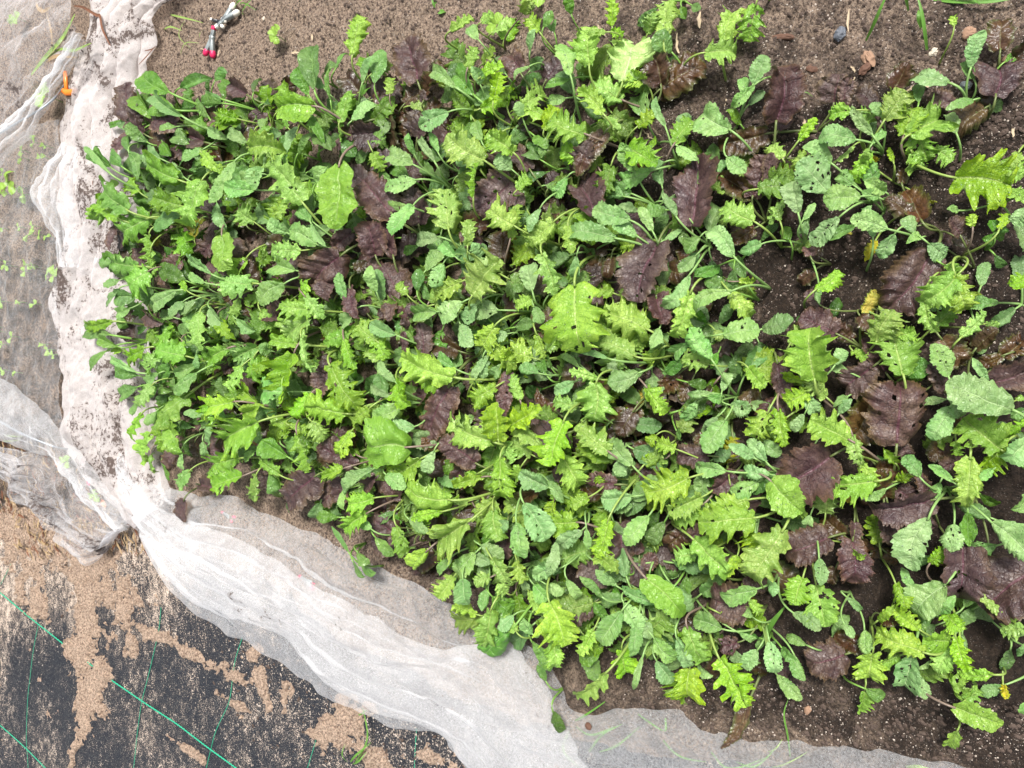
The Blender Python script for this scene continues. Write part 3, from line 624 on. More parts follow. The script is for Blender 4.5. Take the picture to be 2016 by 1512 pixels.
# every leaf that can be read in the photograph: kind, base x y, tip x y, width, in thirds of a pixel from the tile's corner
TILES = {
(0, 0): """P 765 700 738 485 140;G 1000 545 835 440 120;G 1040 650 862 600 110;K 1075 685 868 505 65;G 1060 520 1215 448 60;G 900 700 800 560 90;G 870 840 740 745 70;G 750 712 635 746 32;K 1042 748 938 762 62;G 1270 475 1312 395 75;G 1305 585 1190 555 85;G 1310 610 1180 605 70;G 1235 695 1150 570 50;L 1400 700 1285 665 90;G 1180 680 1170 790 110;P 1050 730 880 710 120;P 1210 840 1050 790 110;P 1460 560 1365 490 90;P 850 790 750 710 95;P 750 800 655 890 80;G 772 905 750 800 42;G 1115 850 1015 800 95;K 1455 840 1335 775 75;G 650 985 530 860 85;K 650 1025 480 860 40;G 720 985 620 915 75;K 1195 885 1050 965 85;K 945 935 848 885 85;K 760 900 805 1062 90;L 1050 1060 860 950 150;K 1085 1045 1000 955 60;L 750 1240 575 1080 140;L 700 1290 530 1190 110;L 1065 1215 890 1160 130;L 1190 1070 1090 1345 150;K 1385 955 1235 1200 95;K 1500 1120 1318 1095 95;G 1060 1270 900 1330 110;K 1510 1030 1420 1060 80;L 870 1290 680 1400 165;L 880 1390 900 1570 100;S 1310 1390 1340 1590 170;K 1280 1200 1330 1355 65;P 690 1330 640 1470 70;P 1270 1390 1190 1500 100;G 1320 960 1200 990 70;L 1190 900 1290 1010 80;L 820 1130 760 1060 90;L 1500 1310 1400 1240 110;G 1120 1120 1010 1090 60;K 1230 760 1340 820 60;G 960 840 1010 920 60;L 640 1200 580 1310 100;P 1140 900 1010 880 100;P 1340 760 1250 700 80""",
(504, 0): """S 335 625 95 650 150;L 195 630 125 485 85;G 345 530 335 265 120;G 440 595 425 410 52;G 310 560 235 400 95;K 400 520 340 455 65;G 405 430 460 375 60;G 470 405 532 308 40;L 490 720 545 535 115;L 495 700 500 830 70;K 568 712 705 605 88;L 570 320 640 70 115;K 628 490 685 318 52;G 700 490 725 295 115;P 955 480 880 235 215;D 1010 470 1105 345 110;D 1010 540 1060 430 100;L 790 555 800 465 75;D 925 665 750 580 150;D 930 690 850 825 125;D 880 610 960 530 100;G 620 600 655 500 62;K 1175 515 985 415 75;G 1285 560 1155 415 115;K 1325 500 1275 395 65;L 1325 455 1445 385 75;L 1150 180 1270 100 60;K 1135 662 958 745 105;L 1345 945 1130 800 185;K 1330 830 1290 710 72;L 1520 900 1370 790 125;K 1510 1000 1415 920 95;K 925 970 758 890 105;K 945 1062 748 1105 95;G 900 1045 790 990 85;G 800 1065 695 955 80;K 1075 900 1020 785 55;K 1055 955 940 775 60;K 935 910 895 790 60;L -30 870 155 890 160;L 60 920 20 740 120;K 175 905 245 748 62;G 330 795 435 865 85;G 300 660 400 850 50;G 245 910 305 790 62;L 270 1190 70 950 190;L 200 1190 155 1290 90;K 40 985 -10 1120 110;S 490 978 460 1345 225;K 370 1095 400 985 80;P 800 1260 620 1045 200;K 928 1212 800 1390 112;K 880 1215 765 1195 82;L 1135 1345 1115 1115 185;L 1285 1165 1310 965 65;P 1515 1060 1295 1240 200;L 1520 1330 1360 1215 160;L 1250 1450 1255 1285 95;K 1075 1400 935 1412 78;K 1175 1515 1085 1425 72;K 1330 1520 1278 1440 72;P 705 1510 650 1295 160;P 570 1370 445 1470 95;P 810 1510 775 1275 95;P 300 1345 190 1265 95;K 355 1442 188 1355 112;K 185 1375 72 1295 85;K 335 1310 230 1225 80;K 325 1320 415 1455 42;L 260 1480 85 1480 110;G 335 1145 340 1245 50;P 605 745 460 890 85;L 690 900 740 1010 80;L 640 1290 600 1240 60;G 960 1450 870 1490 60;L 1400 600 1440 430 90;G 1180 580 1090 540 90;D 980 930 1010 880 80;D 1010 1220 950 1290 70;L 1330 640 1440 590 80;L 1250 400 1300 280 80;L 1400 190 1500 130 90;K 1310 230 1250 160 70;L 1330 130 1400 90 70""",
(1008, 0): """L 160 185 90 85 85;G 185 160 225 60 60;K 105 305 130 175 55;L 60 80 100 10 90;P 50 430 -30 290 140;K 105 390 0 445 42;K 345 440 285 245 125;L 455 380 470 165 165;W 655 480 720 195 250;L 590 150 585 -10 70;G 350 85 315 -10 60;G 345 465 195 505 65;L 895 230 920 0 140;G 945 310 850 200 110;L 800 200 830 80 90;D 885 520 1140 370 210;D 880 500 825 300 150;D 900 500 905 600 80;L 1145 310 1330 300 140;L 1255 235 1310 35 140;L 1440 30 1390 242 140;K 1425 495 1500 325 110;K 1370 565 1350 445 62;K 1430 505 1285 640 62;G 1350 735 1290 640 60;P 1560 720 1590 365 210;K 1285 765 1088 640 165;D 1500 790 1195 850 150;L 960 845 1060 700 120;K 975 860 1085 935 82;L 535 668 385 525 95;L 650 590 465 505 125;L 545 700 640 760 60;K 790 695 740 565 105;K 905 745 840 560 50;D 680 720 545 620 150;D 545 785 385 1035 125;L 430 790 225 700 165;L 395 945 285 890 105;K 205 810 170 935 55;K 725 1015 645 840 88;K 815 1010 590 1065 105;K 885 1092 850 1003 78;D 755 885 800 1005 105;D 300 1050 155 920 145;K 325 1045 235 1150 95;G 165 940 80 880 75;P 105 1000 10 850 100;P 490 1270 355 1065 165;P 470 1300 520 1360 80;K 165 1230 95 1370 68;L 240 1315 110 1450 140;K 655 1160 528 1148 85;K 695 1300 472 1235 125;K 735 1392 585 1290 85;K 830 1365 748 1218 62;K 740 1250 640 1200 60;G 905 1240 798 1240 85;K 970 1280 875 1138 62;K 1035 1275 988 1218 52;P 1062 1340 1092 930 255;P 1420 1160 1480 920 160;P 1560 1150 1460 1020 130;D 1415 1155 1220 1030 120;K 1270 930 1380 1015 85;K 1220 1020 1265 925 48;L 1425 1305 1240 1195 150;D 1430 1350 1285 1425 95;K 1475 1440 1368 1485 82;K 1310 1515 1145 1330 105;K 615 1408 290 1355 112;L 755 1425 625 1450 95;K 895 1420 1005 1345 55;K 1110 1400 1030 1500 80;L -10 1410 30 1210 100;L 60 640 200 540 130;L 180 680 20 640 130;L 100 720 -10 690 90;L 190 760 240 620 80;Y 30 650 0 580 60;K 60 690 30 600 60;G 130 800 200 860 60;D 30 950 130 1100 100;L 30 1120 100 1050 80;P -10 1150 60 1200 90;D 300 1160 270 1280 80;L 550 190 450 200 60;L 660 200 590 180 60;G 1000 40 1020 105 60;G 1060 30 1110 50 45;L 780 480 700 420 110;L 620 520 720 440 90;L 330 1340 350 1490 70;L 800 480 760 560 90;G 250 190 230 130 60""",
(1512, 0): """P 390 610 430 430 165;P 450 610 490 460 90;D 745 525 825 365 135;K 1065 487 842 430 122;K 1198 400 1280 175 92;K 1215 465 1145 365 58;P 1345 560 1350 360 265;D 1372 292 1385 110 150;G 1400 365 1462 335 52;P 1100 610 965 540 115;K 1215 590 1058 640 60;K 1112 785 1055 650 72;D 1280 640 1130 780 165;L 690 705 790 530 150;L 840 790 1050 680 200;L 870 770 940 945 165;L 800 800 865 610 145;G 890 605 915 495 62;L 835 600 860 535 65;K 668 685 615 600 68;L 485 655 368 680 95;K 615 795 488 625 60;L 560 755 625 655 95;K 618 845 705 742 52;K 518 825 298 800 122;L 185 825 280 695 75;K 375 965 218 845 102;L 235 1010 155 915 110;K 360 1135 180 950 185;L 505 860 390 955 45;L 605 895 515 1070 85;Y 60 990 125 1030 72;K 178 1258 125 1048 118;K 545 1160 328 1180 145;K 695 1135 582 1065 85;L 850 905 880 1015 110;L 985 875 1080 955 100;L 1105 1050 1430 1095 310;L 1370 960 1500 1050 120;L 1390 1140 1510 1190 95;L 1480 900 1430 990 70;D 905 1300 810 1120 155;D 840 1270 700 1170 120;D 865 1340 748 1385 105;K 865 1375 840 1268 92;K 705 1352 485 1295 112;K 600 1280 560 1220 60;K 418 1285 250 1445 115;G 515 1335 350 1425 62;K 912 1400 848 1412 52;K 745 1385 655 1525 95;K 950 1440 1045 1525 105;Y 635 1420 585 1510 70;P 1135 1390 1080 1285 95;K 1125 1243 1068 1230 48;L 1210 1340 1210 1260 60;L 1368 1345 1385 1238 55;G 1335 1375 1318 1300 58;G 1340 1385 1278 1412 50;G 1350 1390 1408 1398 50;G 1368 1362 1424 1345 50;K 1530 1225 1465 1335 95;P 20 1125 20 905 95;K 205 1300 275 1192 52;P 250 1512 238 1450 85;L 1100 150 1100 80 40;L 70 1300 30 1200 60;Y 450 1380 490 1385 40;Y 950 1180 985 1200 40;L 560 960 590 900 50;D 790 1080 780 970 70;L 740 950 715 870 30;P 60 770 130 700 70;L 80 930 10 850 90;K 660 1170 560 1130 60;K 500 1090 400 1020 90;K 620 1400 610 1240 70;L 100 1180 10 1320 60;G 130 1420 90 1340 60;K 230 1300 200 1400 60;Y 620 970 620 920 50;L 1490 1150 1430 1120 60""",
(0, 504): """L 810 60 630 20 150;K 660 35 578 40 65;L 875 90 735 185 150;L 890 -20 910 105 105;P 1075 10 920 140 170;K 1245 105 1085 5 82;K 1205 155 1110 100 52;K 700 145 608 180 60;G 805 240 675 240 95;K 700 195 628 300 62;K 1040 205 862 290 112;G 870 295 840 195 85;K 765 310 665 335 65;K 1080 270 990 350 85;K 1150 262 1045 325 72;K 1165 335 1075 405 95;L 1180 335 1170 540 105;L 1490 160 1310 140 150;L 1450 20 1390 140 140;P 1360 100 1290 40 60;L 1405 255 1360 400 95;K 1240 310 1325 410 85;K 1400 375 1505 445 62;G 645 465 467 440 105;L 655 385 485 400 65;G 695 535 580 485 62;G 630 560 528 675 45;L 1005 630 975 425 180;L 1095 590 920 550 140;L 850 545 725 600 95;L 935 590 845 660 120;K 800 685 635 595 62;G 815 705 670 665 62;L 1335 550 1200 650 110;L 1520 540 1385 600 130;L 1500 600 1470 740 110;L 1425 655 1335 770 105;P 1360 610 1300 640 60;K 1160 578 1170 685 40;K 1165 690 1025 795 108;K 1165 640 1020 690 65;G 945 750 985 645 75;K 935 695 850 755 72;G 810 775 688 835 82;L 895 765 800 890 95;L 1100 830 910 970 165;L 1000 980 1060 1150 140;L 925 990 950 1155 68;L 835 935 765 1105 58;K 920 920 850 990 65;G 800 860 775 935 45;L 1380 860 1205 905 140;K 1205 935 1080 915 62;K 1250 1005 1230 1112 88;L 1525 980 1305 1100 200;L 1520 870 1420 780 105;L 880 1060 820 1210 115;L 890 1170 905 1285 80;P 1040 1130 975 1270 115;K 1072 1155 1070 1285 52;G 958 1228 995 1325 52;L 1115 1275 1050 1365 85;P 1275 1110 1235 1225 85;L 1430 1300 1258 1360 130;L 1410 1195 1215 1240 125;L 1512 1300 1490 1445 92;K 1512 1145 1445 1215 72;L 1080 520 1130 610 70;K 1020 360 950 330 60;G 700 350 740 430 60;L 1290 380 1350 470 60;K 1330 960 1260 900 80;G 1110 470 1050 420 60;L 1300 1010 1270 960 60;P 1240 980 1120 1010 90;P 870 340 950 400 80;G 1300 150 1250 110 70;L 1100 200 1060 140 40;L 720 560 650 540 50;L 1430 930 1520 890 100;L 1200 620 1240 700 80;P 1180 1350 1270 1370 90""",
(504, 504): """P 500 0 325 185 210;P 470 150 420 260 130;K 165 165 18 285 122;K 235 85 85 35 112;L 285 105 265 265 85;L 290 240 400 365 85;L 335 315 140 285 130;L 320 360 190 470 160;K 532 272 478 95 72;K 712 212 665 58 72;P 555 190 595 360 85;P 735 100 590 10 140;P 860 235 745 55 165;L 890 225 838 158 75;G 950 208 958 78 75;K 1105 45 1035 185 98;L 1275 235 1420 25 225;L 1205 155 1045 240 115;K 1065 330 922 345 98;K 1215 275 1055 375 112;K 1300 290 1215 370 100;K 1425 320 1275 320 112;P 800 250 785 380 85;P 915 370 830 315 75;P 935 430 860 380 60;K 585 318 508 405 92;K 825 465 675 395 82;L 705 495 590 390 120;L 720 440 770 600 95;L 520 495 575 650 105;L 575 425 395 510 105;L 235 520 55 485 95;L 265 475 320 680 110;P 985 590 960 395 115;P 860 450 890 600 70;K 1205 400 1275 535 95;L 1405 420 1320 570 150;K 1485 460 1408 482 72;L 1395 525 1520 660 125;L 1165 715 865 600 185;L 950 680 1060 790 100;K 1175 665 1035 585 72;K 1372 588 1260 770 60;K 1340 605 1340 725 72;K 1450 640 1385 730 70;K 825 745 718 608 62;L 225 575 185 830 200;K 165 800 -5 800 148;P 400 585 400 600 60;P 420 640 380 835 115;L 435 645 600 905 160;L 315 820 205 935 105;L 515 930 285 900 165;K 805 825 665 755 52;L 830 740 870 885 125;P 1010 775 935 880 75;P 1140 770 1000 1080 190;K 855 890 685 965 112;K 935 1008 788 1045 102;S 885 1130 600 1150 285;L 665 905 555 1030 100;L 560 1040 470 1195 98;P 495 1020 465 1125 62;L 1410 775 1255 870 115;P 1490 695 1465 945 95;L 1395 1095 1145 975 185;L 1430 1085 1400 885 145;L 1440 1070 1520 1210 90;P 1300 1225 1085 1095 160;P 1250 1210 1150 1340 95;D 1085 1100 975 1100 115;L 970 1200 780 1305 130;K 1050 1155 1005 1305 75;K 765 1290 875 1375 85;L 1140 1440 865 1360 210;K 692 1260 500 1410 72;K 520 1380 500 1500 50;P 350 1300 170 1460 205;P 450 1340 375 1450 95;P 570 1240 350 1110 125;P 715 1250 850 1440 120;G 185 1185 35 1090 125;G 210 1190 175 1070 85;L 240 1050 300 1275 115;L 200 1000 325 1035 70;L 135 1290 15 1210 95;G 80 1290 115 1410 82;L 515 1255 385 1295 82;L 690 1430 540 1460 120;L 1440 1200 1430 1450 165;L 1335 1305 1155 1355 75;L 1400 1440 1360 1540 150;P 60 340 120 380 90;L 30 330 110 430 90;L 90 960 200 1010 80;L 720 620 640 560 70;G 1100 440 1060 560 110;P 1000 700 900 740 90;P 1300 120 1200 220 70;P 950 300 880 320 60;L 720 870 690 960 70;P 640 480 600 560 60;L 1300 1290 1240 1320 60;L 1500 600 1460 560 70;L 160 640 100 700 80;L 60 600 10 690 80;K 90 560 20 540 80;L 330 980 420 1080 100;P 640 1350 700 1300 80;L 1250 1450 1180 1480 90""",
(1008, 504): """K 120 205 90 45 125;L 175 -10 250 230 110;K 382 0 358 145 62;L 368 165 400 560 315;L 795 430 535 320 215;L 720 590 520 500 165;L 760 430 740 560 100;P 860 -70 745 270 265;P 845 190 905 400 135;K 1045 115 878 310 112;K 1082 0 985 95 72;L 1055 215 955 500 120;K 1295 208 1040 340 95;G 1285 200 1140 145 75;G 1225 55 1085 115 95;L 1290 215 1420 355 120;K 1245 460 1460 420 160;K 1178 610 1045 420 125;L 1160 640 1008 610 125;K 1240 795 1272 662 62;K 1045 515 930 595 85;G 1025 605 915 690 72;K 750 690 565 750 130;K 655 605 580 685 88;K 565 605 345 535 42;K 395 655 278 588 42;L 495 755 455 990 220;L 505 725 345 675 68;K 365 745 238 805 75;D 255 910 145 775 75;L 115 600 -10 560 130;L 45 845 5 700 75;K 155 692 35 665 85;G 200 695 148 598 62;K 130 300 175 405 72;L 120 245 25 290 85;L 145 465 195 600 65;L 385 890 240 860 90;L 305 975 220 1235 165;L 295 1185 410 1375 160;L 570 1155 385 1005 140;K 710 1235 565 1055 115;K 650 1195 640 1305 85;L -20 1005 155 895 120;L 20 1020 155 1120 95;L 110 1170 -10 1110 110;L 50 1250 0 1330 80;K 215 1365 45 1275 112;K 215 1330 305 1455 62;P 610 1350 410 1370 130;K 705 1420 522 1430 135;L 450 1425 345 1475 82;D 700 940 550 1045 170;D 715 865 745 1065 125;Y 835 795 725 860 85;L 795 775 900 915 120;D 800 1110 715 1180 90;L 965 1140 858 1105 92;P 1160 1180 960 1160 140;D 755 1230 765 1405 85;K 1095 865 1015 975 85;K 1175 810 1030 815 52;K 1262 965 1135 1160 125;K 1215 950 1130 1030 80;K 1288 880 1412 910 105;L 1510 925 1430 1090 130;P 1565 845 1460 990 115;K 1155 830 1245 850 60;K 1265 1270 1075 1235 92;K 1125 1285 1120 1415 95;K 1430 1192 1285 1115 72;K 1500 1215 1385 1090 102;K 1525 1290 1362 1245 92;K 1458 1330 1285 1390 112;L 1045 1310 790 1400 205;P 1310 1285 1185 1390 110;L 1120 1425 930 1510 125;L 1390 1440 1160 1490 140;D 1450 785 1345 880 115;D 985 695 875 800 115;D 1060 740 1000 860 80;L 1395 660 1495 770 95;L 870 560 800 660 80;D 560 150 430 60 140;D 600 30 500 90 100;P 30 70 100 10 100;G 20 420 130 400 80;G 60 170 10 200 70;G 1150 400 1060 360 110;G 1220 570 1180 660 70;K 870 430 820 540 70;G 880 610 850 520 80;D 60 1450 150 1400 110;L 500 1300 540 1350 70;L 900 1200 820 1230 80;D 1150 1050 1080 1100 80;G 970 1030 990 1080 60;L 1290 1360 1300 1440 80;L 250 1450 230 1540 90;L 300 480 270 540 60;L 1200 440 1240 490 70;K 60 1500 150 1470 80;P 260 1250 320 1330 80;L 1340 150 1440 140 50;L 850 1060 800 1110 60;D 400 150 440 80 90""",
(1512, 504): """P 965 -10 690 325 285;L 1125 105 940 260 170;L 930 250 990 450 85;L 1105 115 1185 335 140;G 1040 55 1125 110 70;L 285 195 415 85 115;D 275 85 185 165 85;K 300 190 290 262 50;Y 565 335 650 185 95;P 405 460 195 360 165;P 310 290 225 210 85;D 500 490 400 380 105;L 640 505 750 330 185;L 800 700 745 450 240;L 765 470 875 440 95;G 815 710 950 640 115;P 695 690 560 495 115;L 275 730 240 420 250;L 130 520 200 420 90;L 245 690 100 590 90;L 215 745 70 705 68;P 625 650 420 800 195;K 475 685 368 640 60;K 395 645 455 545 82;P 55 630 100 840 110;P 130 850 -20 960 130;L 345 835 245 750 92;L 235 805 105 870 105;K 225 810 295 948 85;D 610 855 495 1100 215;P 760 1120 790 730 355;P 780 1100 820 1190 90;K 1455 912 1055 745 215;K 1065 712 965 520 120;D 1025 490 1170 650 165;D 1190 480 1090 650 110;D 1228 545 1350 430 115;D 1395 590 1520 470 130;D 1380 590 1230 645 85;L 1145 475 1290 335 85;P 1320 750 1530 670 160;K 1298 742 1208 605 50;P 1045 800 950 650 95;K 1045 848 885 872 48;K 1078 888 950 1085 122;K 1090 880 1150 960 75;L 1370 1140 1160 970 210;L 1320 1010 1430 1080 110;L 1395 1115 1270 1270 115;K 1545 1080 1392 1205 135;L 1520 975 1415 1045 85;K 1535 905 1435 955 85;D 1080 1080 980 1160 100;L 755 1225 690 1150 72;K 895 1305 788 1175 82;D 820 1285 635 1250 125;P 955 1430 900 1280 85;P 970 1440 600 1500 175;L 480 1085 255 970 165;L 500 1060 550 1240 85;L 635 1330 365 1350 190;L 555 1230 640 1370 80;Y 470 1400 480 1460 50;P 375 1180 85 1350 285;K 215 935 148 1040 62;L 60 910 100 1120 95;L 90 970 -10 1060 120;S 20 1330 190 1512 200;L 340 1520 340 1415 155;K 365 1350 300 1410 60;K 695 1378 580 1440 52;K -20 1090 70 1180 80;L 1195 1190 1170 1490 155;K 1095 1335 945 1235 52;K 1015 1340 965 1445 62;K 1330 1260 1250 1320 60;K 418 932 488 845 52;L 1110 1095 1125 1175 65;K 1540 1395 1475 1510 95;L 1545 125 1430 175 85;D 540 350 600 440 90;D 1200 830 1050 800 100;L 1290 400 1370 410 50;D 640 350 560 470 80;P 760 1380 850 1460 120;L 760 1330 830 1300 70;L 1470 850 1512 830 50;P 1150 1210 1010 1260 110;D 970 760 1040 690 80;K 470 830 390 880 40;P 100 650 60 700 80;L 500 560 560 620 80;D 1100 1010 1150 960 80""",
(504, 1008): """L 650 10 515 95 108;G 480 30 350 10 60;P 815 120 665 10 150;P 820 130 800 190 60;G 705 150 810 255 62;L 830 85 920 235 95;L 1250 60 1035 195 200;L 1090 0 920 40 80;P 1165 188 1130 285 75;S 1005 235 900 358 95;K 1292 245 1155 388 105;K 1155 265 1065 355 75;K 1385 305 1288 262 72;L 1400 -10 1440 165 145;L 1395 280 1500 450 140;L 1385 385 1295 430 75;L 1165 385 1075 505 108;K 1220 395 1240 558 112;L 1300 605 1160 560 70;G 1395 500 1510 605 115;K 1372 445 1335 585 62;L 1385 585 1335 795 138;G 1515 690 1322 900 135;K 1520 610 1425 690 85;K 1325 195 1462 285 95;G 600 238 655 300 62;G 618 300 695 362 52;G 572 292 628 392 42;G 548 240 448 88 26;L 1480 480 1430 440 70;L 980 130 1010 60 60;K 900 40 1000 120 80;K 1420 130 1480 60 80;K 680 100 600 20 80;G 780 20 860 60 60""",
(1008, 1008): """K 70 -50 205 170 155;L 385 60 200 60 140;L 565 55 500 268 115;L 500 255 610 350 105;P 640 60 660 300 180;P 720 170 780 230 80;K 805 25 665 195 112;G 900 60 820 190 90;D 1030 110 880 215 140;P 1120 80 1035 170 95;L 1110 -30 950 75 120;L 1430 35 1115 65 205;L 1070 160 1265 345 200;L 1095 240 960 260 105;L 1510 190 1380 110 105;L 1600 110 1390 430 210;K 262 180 205 375 72;K 412 110 268 225 95;K 25 65 60 275 115;K 275 335 122 395 82;K 198 425 302 480 68;K 130 430 215 520 80;K 440 100 455 225 50;K 325 400 405 528 62;K 535 505 400 392 50;K 615 435 492 345 72;G 612 438 600 545 58;K 865 545 640 455 92;S 790 390 1010 620 150;P 475 540 315 640 160;L 220 535 310 785 200;L 100 470 170 580 80;G 115 765 225 935 88;L 240 765 255 930 105;G 545 640 480 555 70;K 645 588 515 780 125;K 660 540 765 715 105;K 778 615 815 755 72;K 955 588 882 718 82;K 838 745 978 888 112;K 975 755 1058 930 82;L 650 815 685 980 125;K 772 855 722 1075 40;K 855 880 950 1010 92;K 745 645 715 860 82;L 1035 685 1120 890 138;K 1238 690 1068 635 102;L 1050 925 1040 1110 180;L 1225 870 1365 1150 185;K 1448 818 1355 938 92;K 1375 875 1285 830 72;P 1385 560 1160 530 260;P 1335 770 1215 790 105;P 1380 380 1500 460 110;K 1445 455 1225 515 112;L 1405 520 1470 610 65;K 1345 715 1452 765 52;K 1420 620 1355 565 60;L 548 955 362 1090 95;D 1390 1130 1240 1410 85;K 1100 900 1180 970 70;L 480 700 400 840 80;D 820 240 850 330 90;P 780 330 850 260 80;G 920 470 790 560 110;G 160 430 230 500 70;L 30 290 80 400 90;K 60 400 100 470 50;G 960 290 1020 330 60;L 1330 260 1280 380 80;G 690 320 720 360 50;L 1230 600 1320 650 70;G 200 1000 150 910 60;L 20 700 -30 610 80;K 120 720 60 640 70""",
(1512, 1008): """P 360 150 88 245 200;D 450 140 310 10 120;P 500 165 490 440 168;P 510 60 500 175 65;P 690 -20 750 200 120;P 900 30 980 100 110;K 948 38 855 352 175;K 1100 72 1085 232 120;K 1320 60 1550 290 215;K 1348 200 1200 240 115;G 1180 0 1190 190 75;P 1150 190 1125 530 215;P 1580 340 1280 570 310;D 1300 250 1270 400 100;K 1045 428 860 590 198;K 998 600 1088 515 75;L 955 305 1035 215 75;L 755 425 810 570 95;K 862 465 795 325 52;K 1158 560 1215 472 62;L 1245 480 1385 625 52;L 205 390 160 545 138;L 285 435 335 670 168;K 302 275 310 432 72;K 468 505 562 585 45;K 148 595 305 695 92;K 0 395 30 500 60;K 225 785 102 728 52;K 450 660 505 745 50;P 460 840 222 905 200;D 548 805 385 735 115;K 155 845 225 995 85;L 620 835 600 1015 160;K 570 695 570 838 92;L 920 830 625 730 160;L 895 695 752 590 105;G 930 750 870 650 65;S 1085 770 925 770 148;L 1110 745 1170 940 92;L 1105 815 1000 945 95;K 855 835 790 1080 145;K 878 955 935 1108 72;L 775 850 660 900 80;K 55 965 200 1112 82;L 572 1055 540 1168 82;G 578 1045 688 1090 72;L 1165 1140 1100 985 115;L 1165 1110 1255 1030 85;S 1100 1155 1385 1250 125;L 1315 960 1120 945 85;Y 1388 1018 1402 1102 52;K 1545 1108 1500 1205 72;L 1515 690 1380 715 85;L 1480 620 1390 640 80;K 8 765 50 968 102;L 1055 595 1140 700 112;K 1560 770 1500 860 90;D 1080 250 1030 330 70;D 700 240 780 300 90;D 660 600 760 660 80;L 650 640 720 580 60;G 880 600 960 640 60;K 250 20 230 90 60;L 480 200 560 260 50;L 160 10 220 -10 80;K 960 880 900 930 30;D 400 330 370 430 80;P 60 900 130 960 100;G 80 800 140 880 60;D 560 160 600 240 70""",
}
FAM = {'L': 'L', 'W': 'L', 'S': 'L', 'Y': 'L', 'K': 'K', 'G': 'G', 'P': 'P', 'D': 'P'}
ZB = {'L': .098, 'W': .105, 'S': .105, 'Y': .055, 'K': .100, 'G': .085, 'P': .075, 'D': .062}
leaves = []
for (ox, oy), txt in TILES.items():
    for it in txt.replace('\n', '').split(';'):
        k, bx, by, tx, ty, wd = it.split(); bx, by, tx, ty, wd = (float(q) / 3 for q in (bx, by, tx, ty, wd))
        bx += ox; tx += ox; by += oy; ty += oy
        big = math.hypot(tx - bx, ty - by)
        dens = 1.0 if bx < 1200 else (.8 if 400 < by < 1300 else .62)       # plants stand lower where they are sparse
        z = (ZB[k] + rnd.uniform(-.013, .013) + (.00022 if k in 'PD' else .00045) * (big - 50)) * dens
        z = max(.03, min(z, .125))
        zt = z + rnd.uniform(-.018, .022)
        B_ = P(bx, by, z); T_ = P(tx, ty, zt)
        pxs = (H - z) / (cT + ((bx + tx) / 2 - 1008) / FPX * sT) / FPX
        leaves.append(dict(k=k, B=B_, T=T_, W=wd * pxs, px=((bx + tx) / 2, (by + ty) / 2), area=big * wd, key=True))
plants = []
for lf in sorted(leaves, key=lambda q: -q['area']):
    d = lf['T'] - lf['B']; L = np.linalg.norm(d[:2]) + 1e-6; dd = d[:2] / L
    root = lf['B'][:2] - dd * min(.045, .45 * L + .012) + np.array((rnd.gauss(0, .006), rnd.gauss(0, .006)))
    best = None
    for pl in plants:
        if pl['f'] == FAM[lf['k']] and len(pl['lv']) < 5:
            q = np.hypot(*(pl['r'] - root))
            if q < .052 and (best is None or q < best[0]): best = (q, pl)
    if best:
        pl = best[1]; pl['lv'].append(lf); n = len(pl['lv']); pl['r'] = pl['r'] * (1 - 1 / (n + 1)) + root / (n + 1)
    else:
        plants.append(dict(f=FAM[lf['k']], r=root, lv=[lf], key=True))
# low plants filling the canopy between the ones above
POLY = [(310, 240), (480, 215), (620, 200), (800, 190), (1000, 170), (1220, 200), (1450, 300), (1700, 300), (1900, 350), (2070, 400), (2070, 1330), (1900, 1330), (1650, 1340), (1400, 1300), (1130, 1230), (950, 1120), (800, 1010), (640, 950), (480, 900), (380, 860), (340, 760), (310, 600), (300, 420)]
def inside(x, y, poly):
    c = False; j = len(poly) - 1
    for i in range(len(poly)):
        xi, yi = poly[i]; xj, yj = poly[j]
        if (yi > y) != (yj > y) and x < (xj - xi) * (y - yi) / (yj - yi) + xi: c = not c
        j = i
    return c
def sparse(x, y):
    """0 dense .. 1 bare, as in the photograph"""
    s = 0.0
    if x > 1300: s = .35 + .25 * (x > 1500)
    if x > 1250 and y < 330: s = .93
    if x > 1650 and 430 < y < 640: s = .93
    if x > 1520 and 480 < y < 600: s = .95
    if x > 1900 and y < 800: s = .9
    return s
tries = 0; fill = 0
while tries < 2600 and fill < 120:
    tries += 1
    x, y = rnd.uniform(290, 2060), rnd.uniform(180, 1350)
    if not inside(x, y, POLY) or rnd.random() < sparse(x, y): continue
    r = P(x, y, 0)[:2]
    if min(np.hypot(*(pl['r'] - r)) for pl in plants) < .036: continue
    plants.append(dict(f=rnd.choices('LKGP', (.34, .26, .16, .24))[0], r=r, lv=[], key=False)); fill += 1
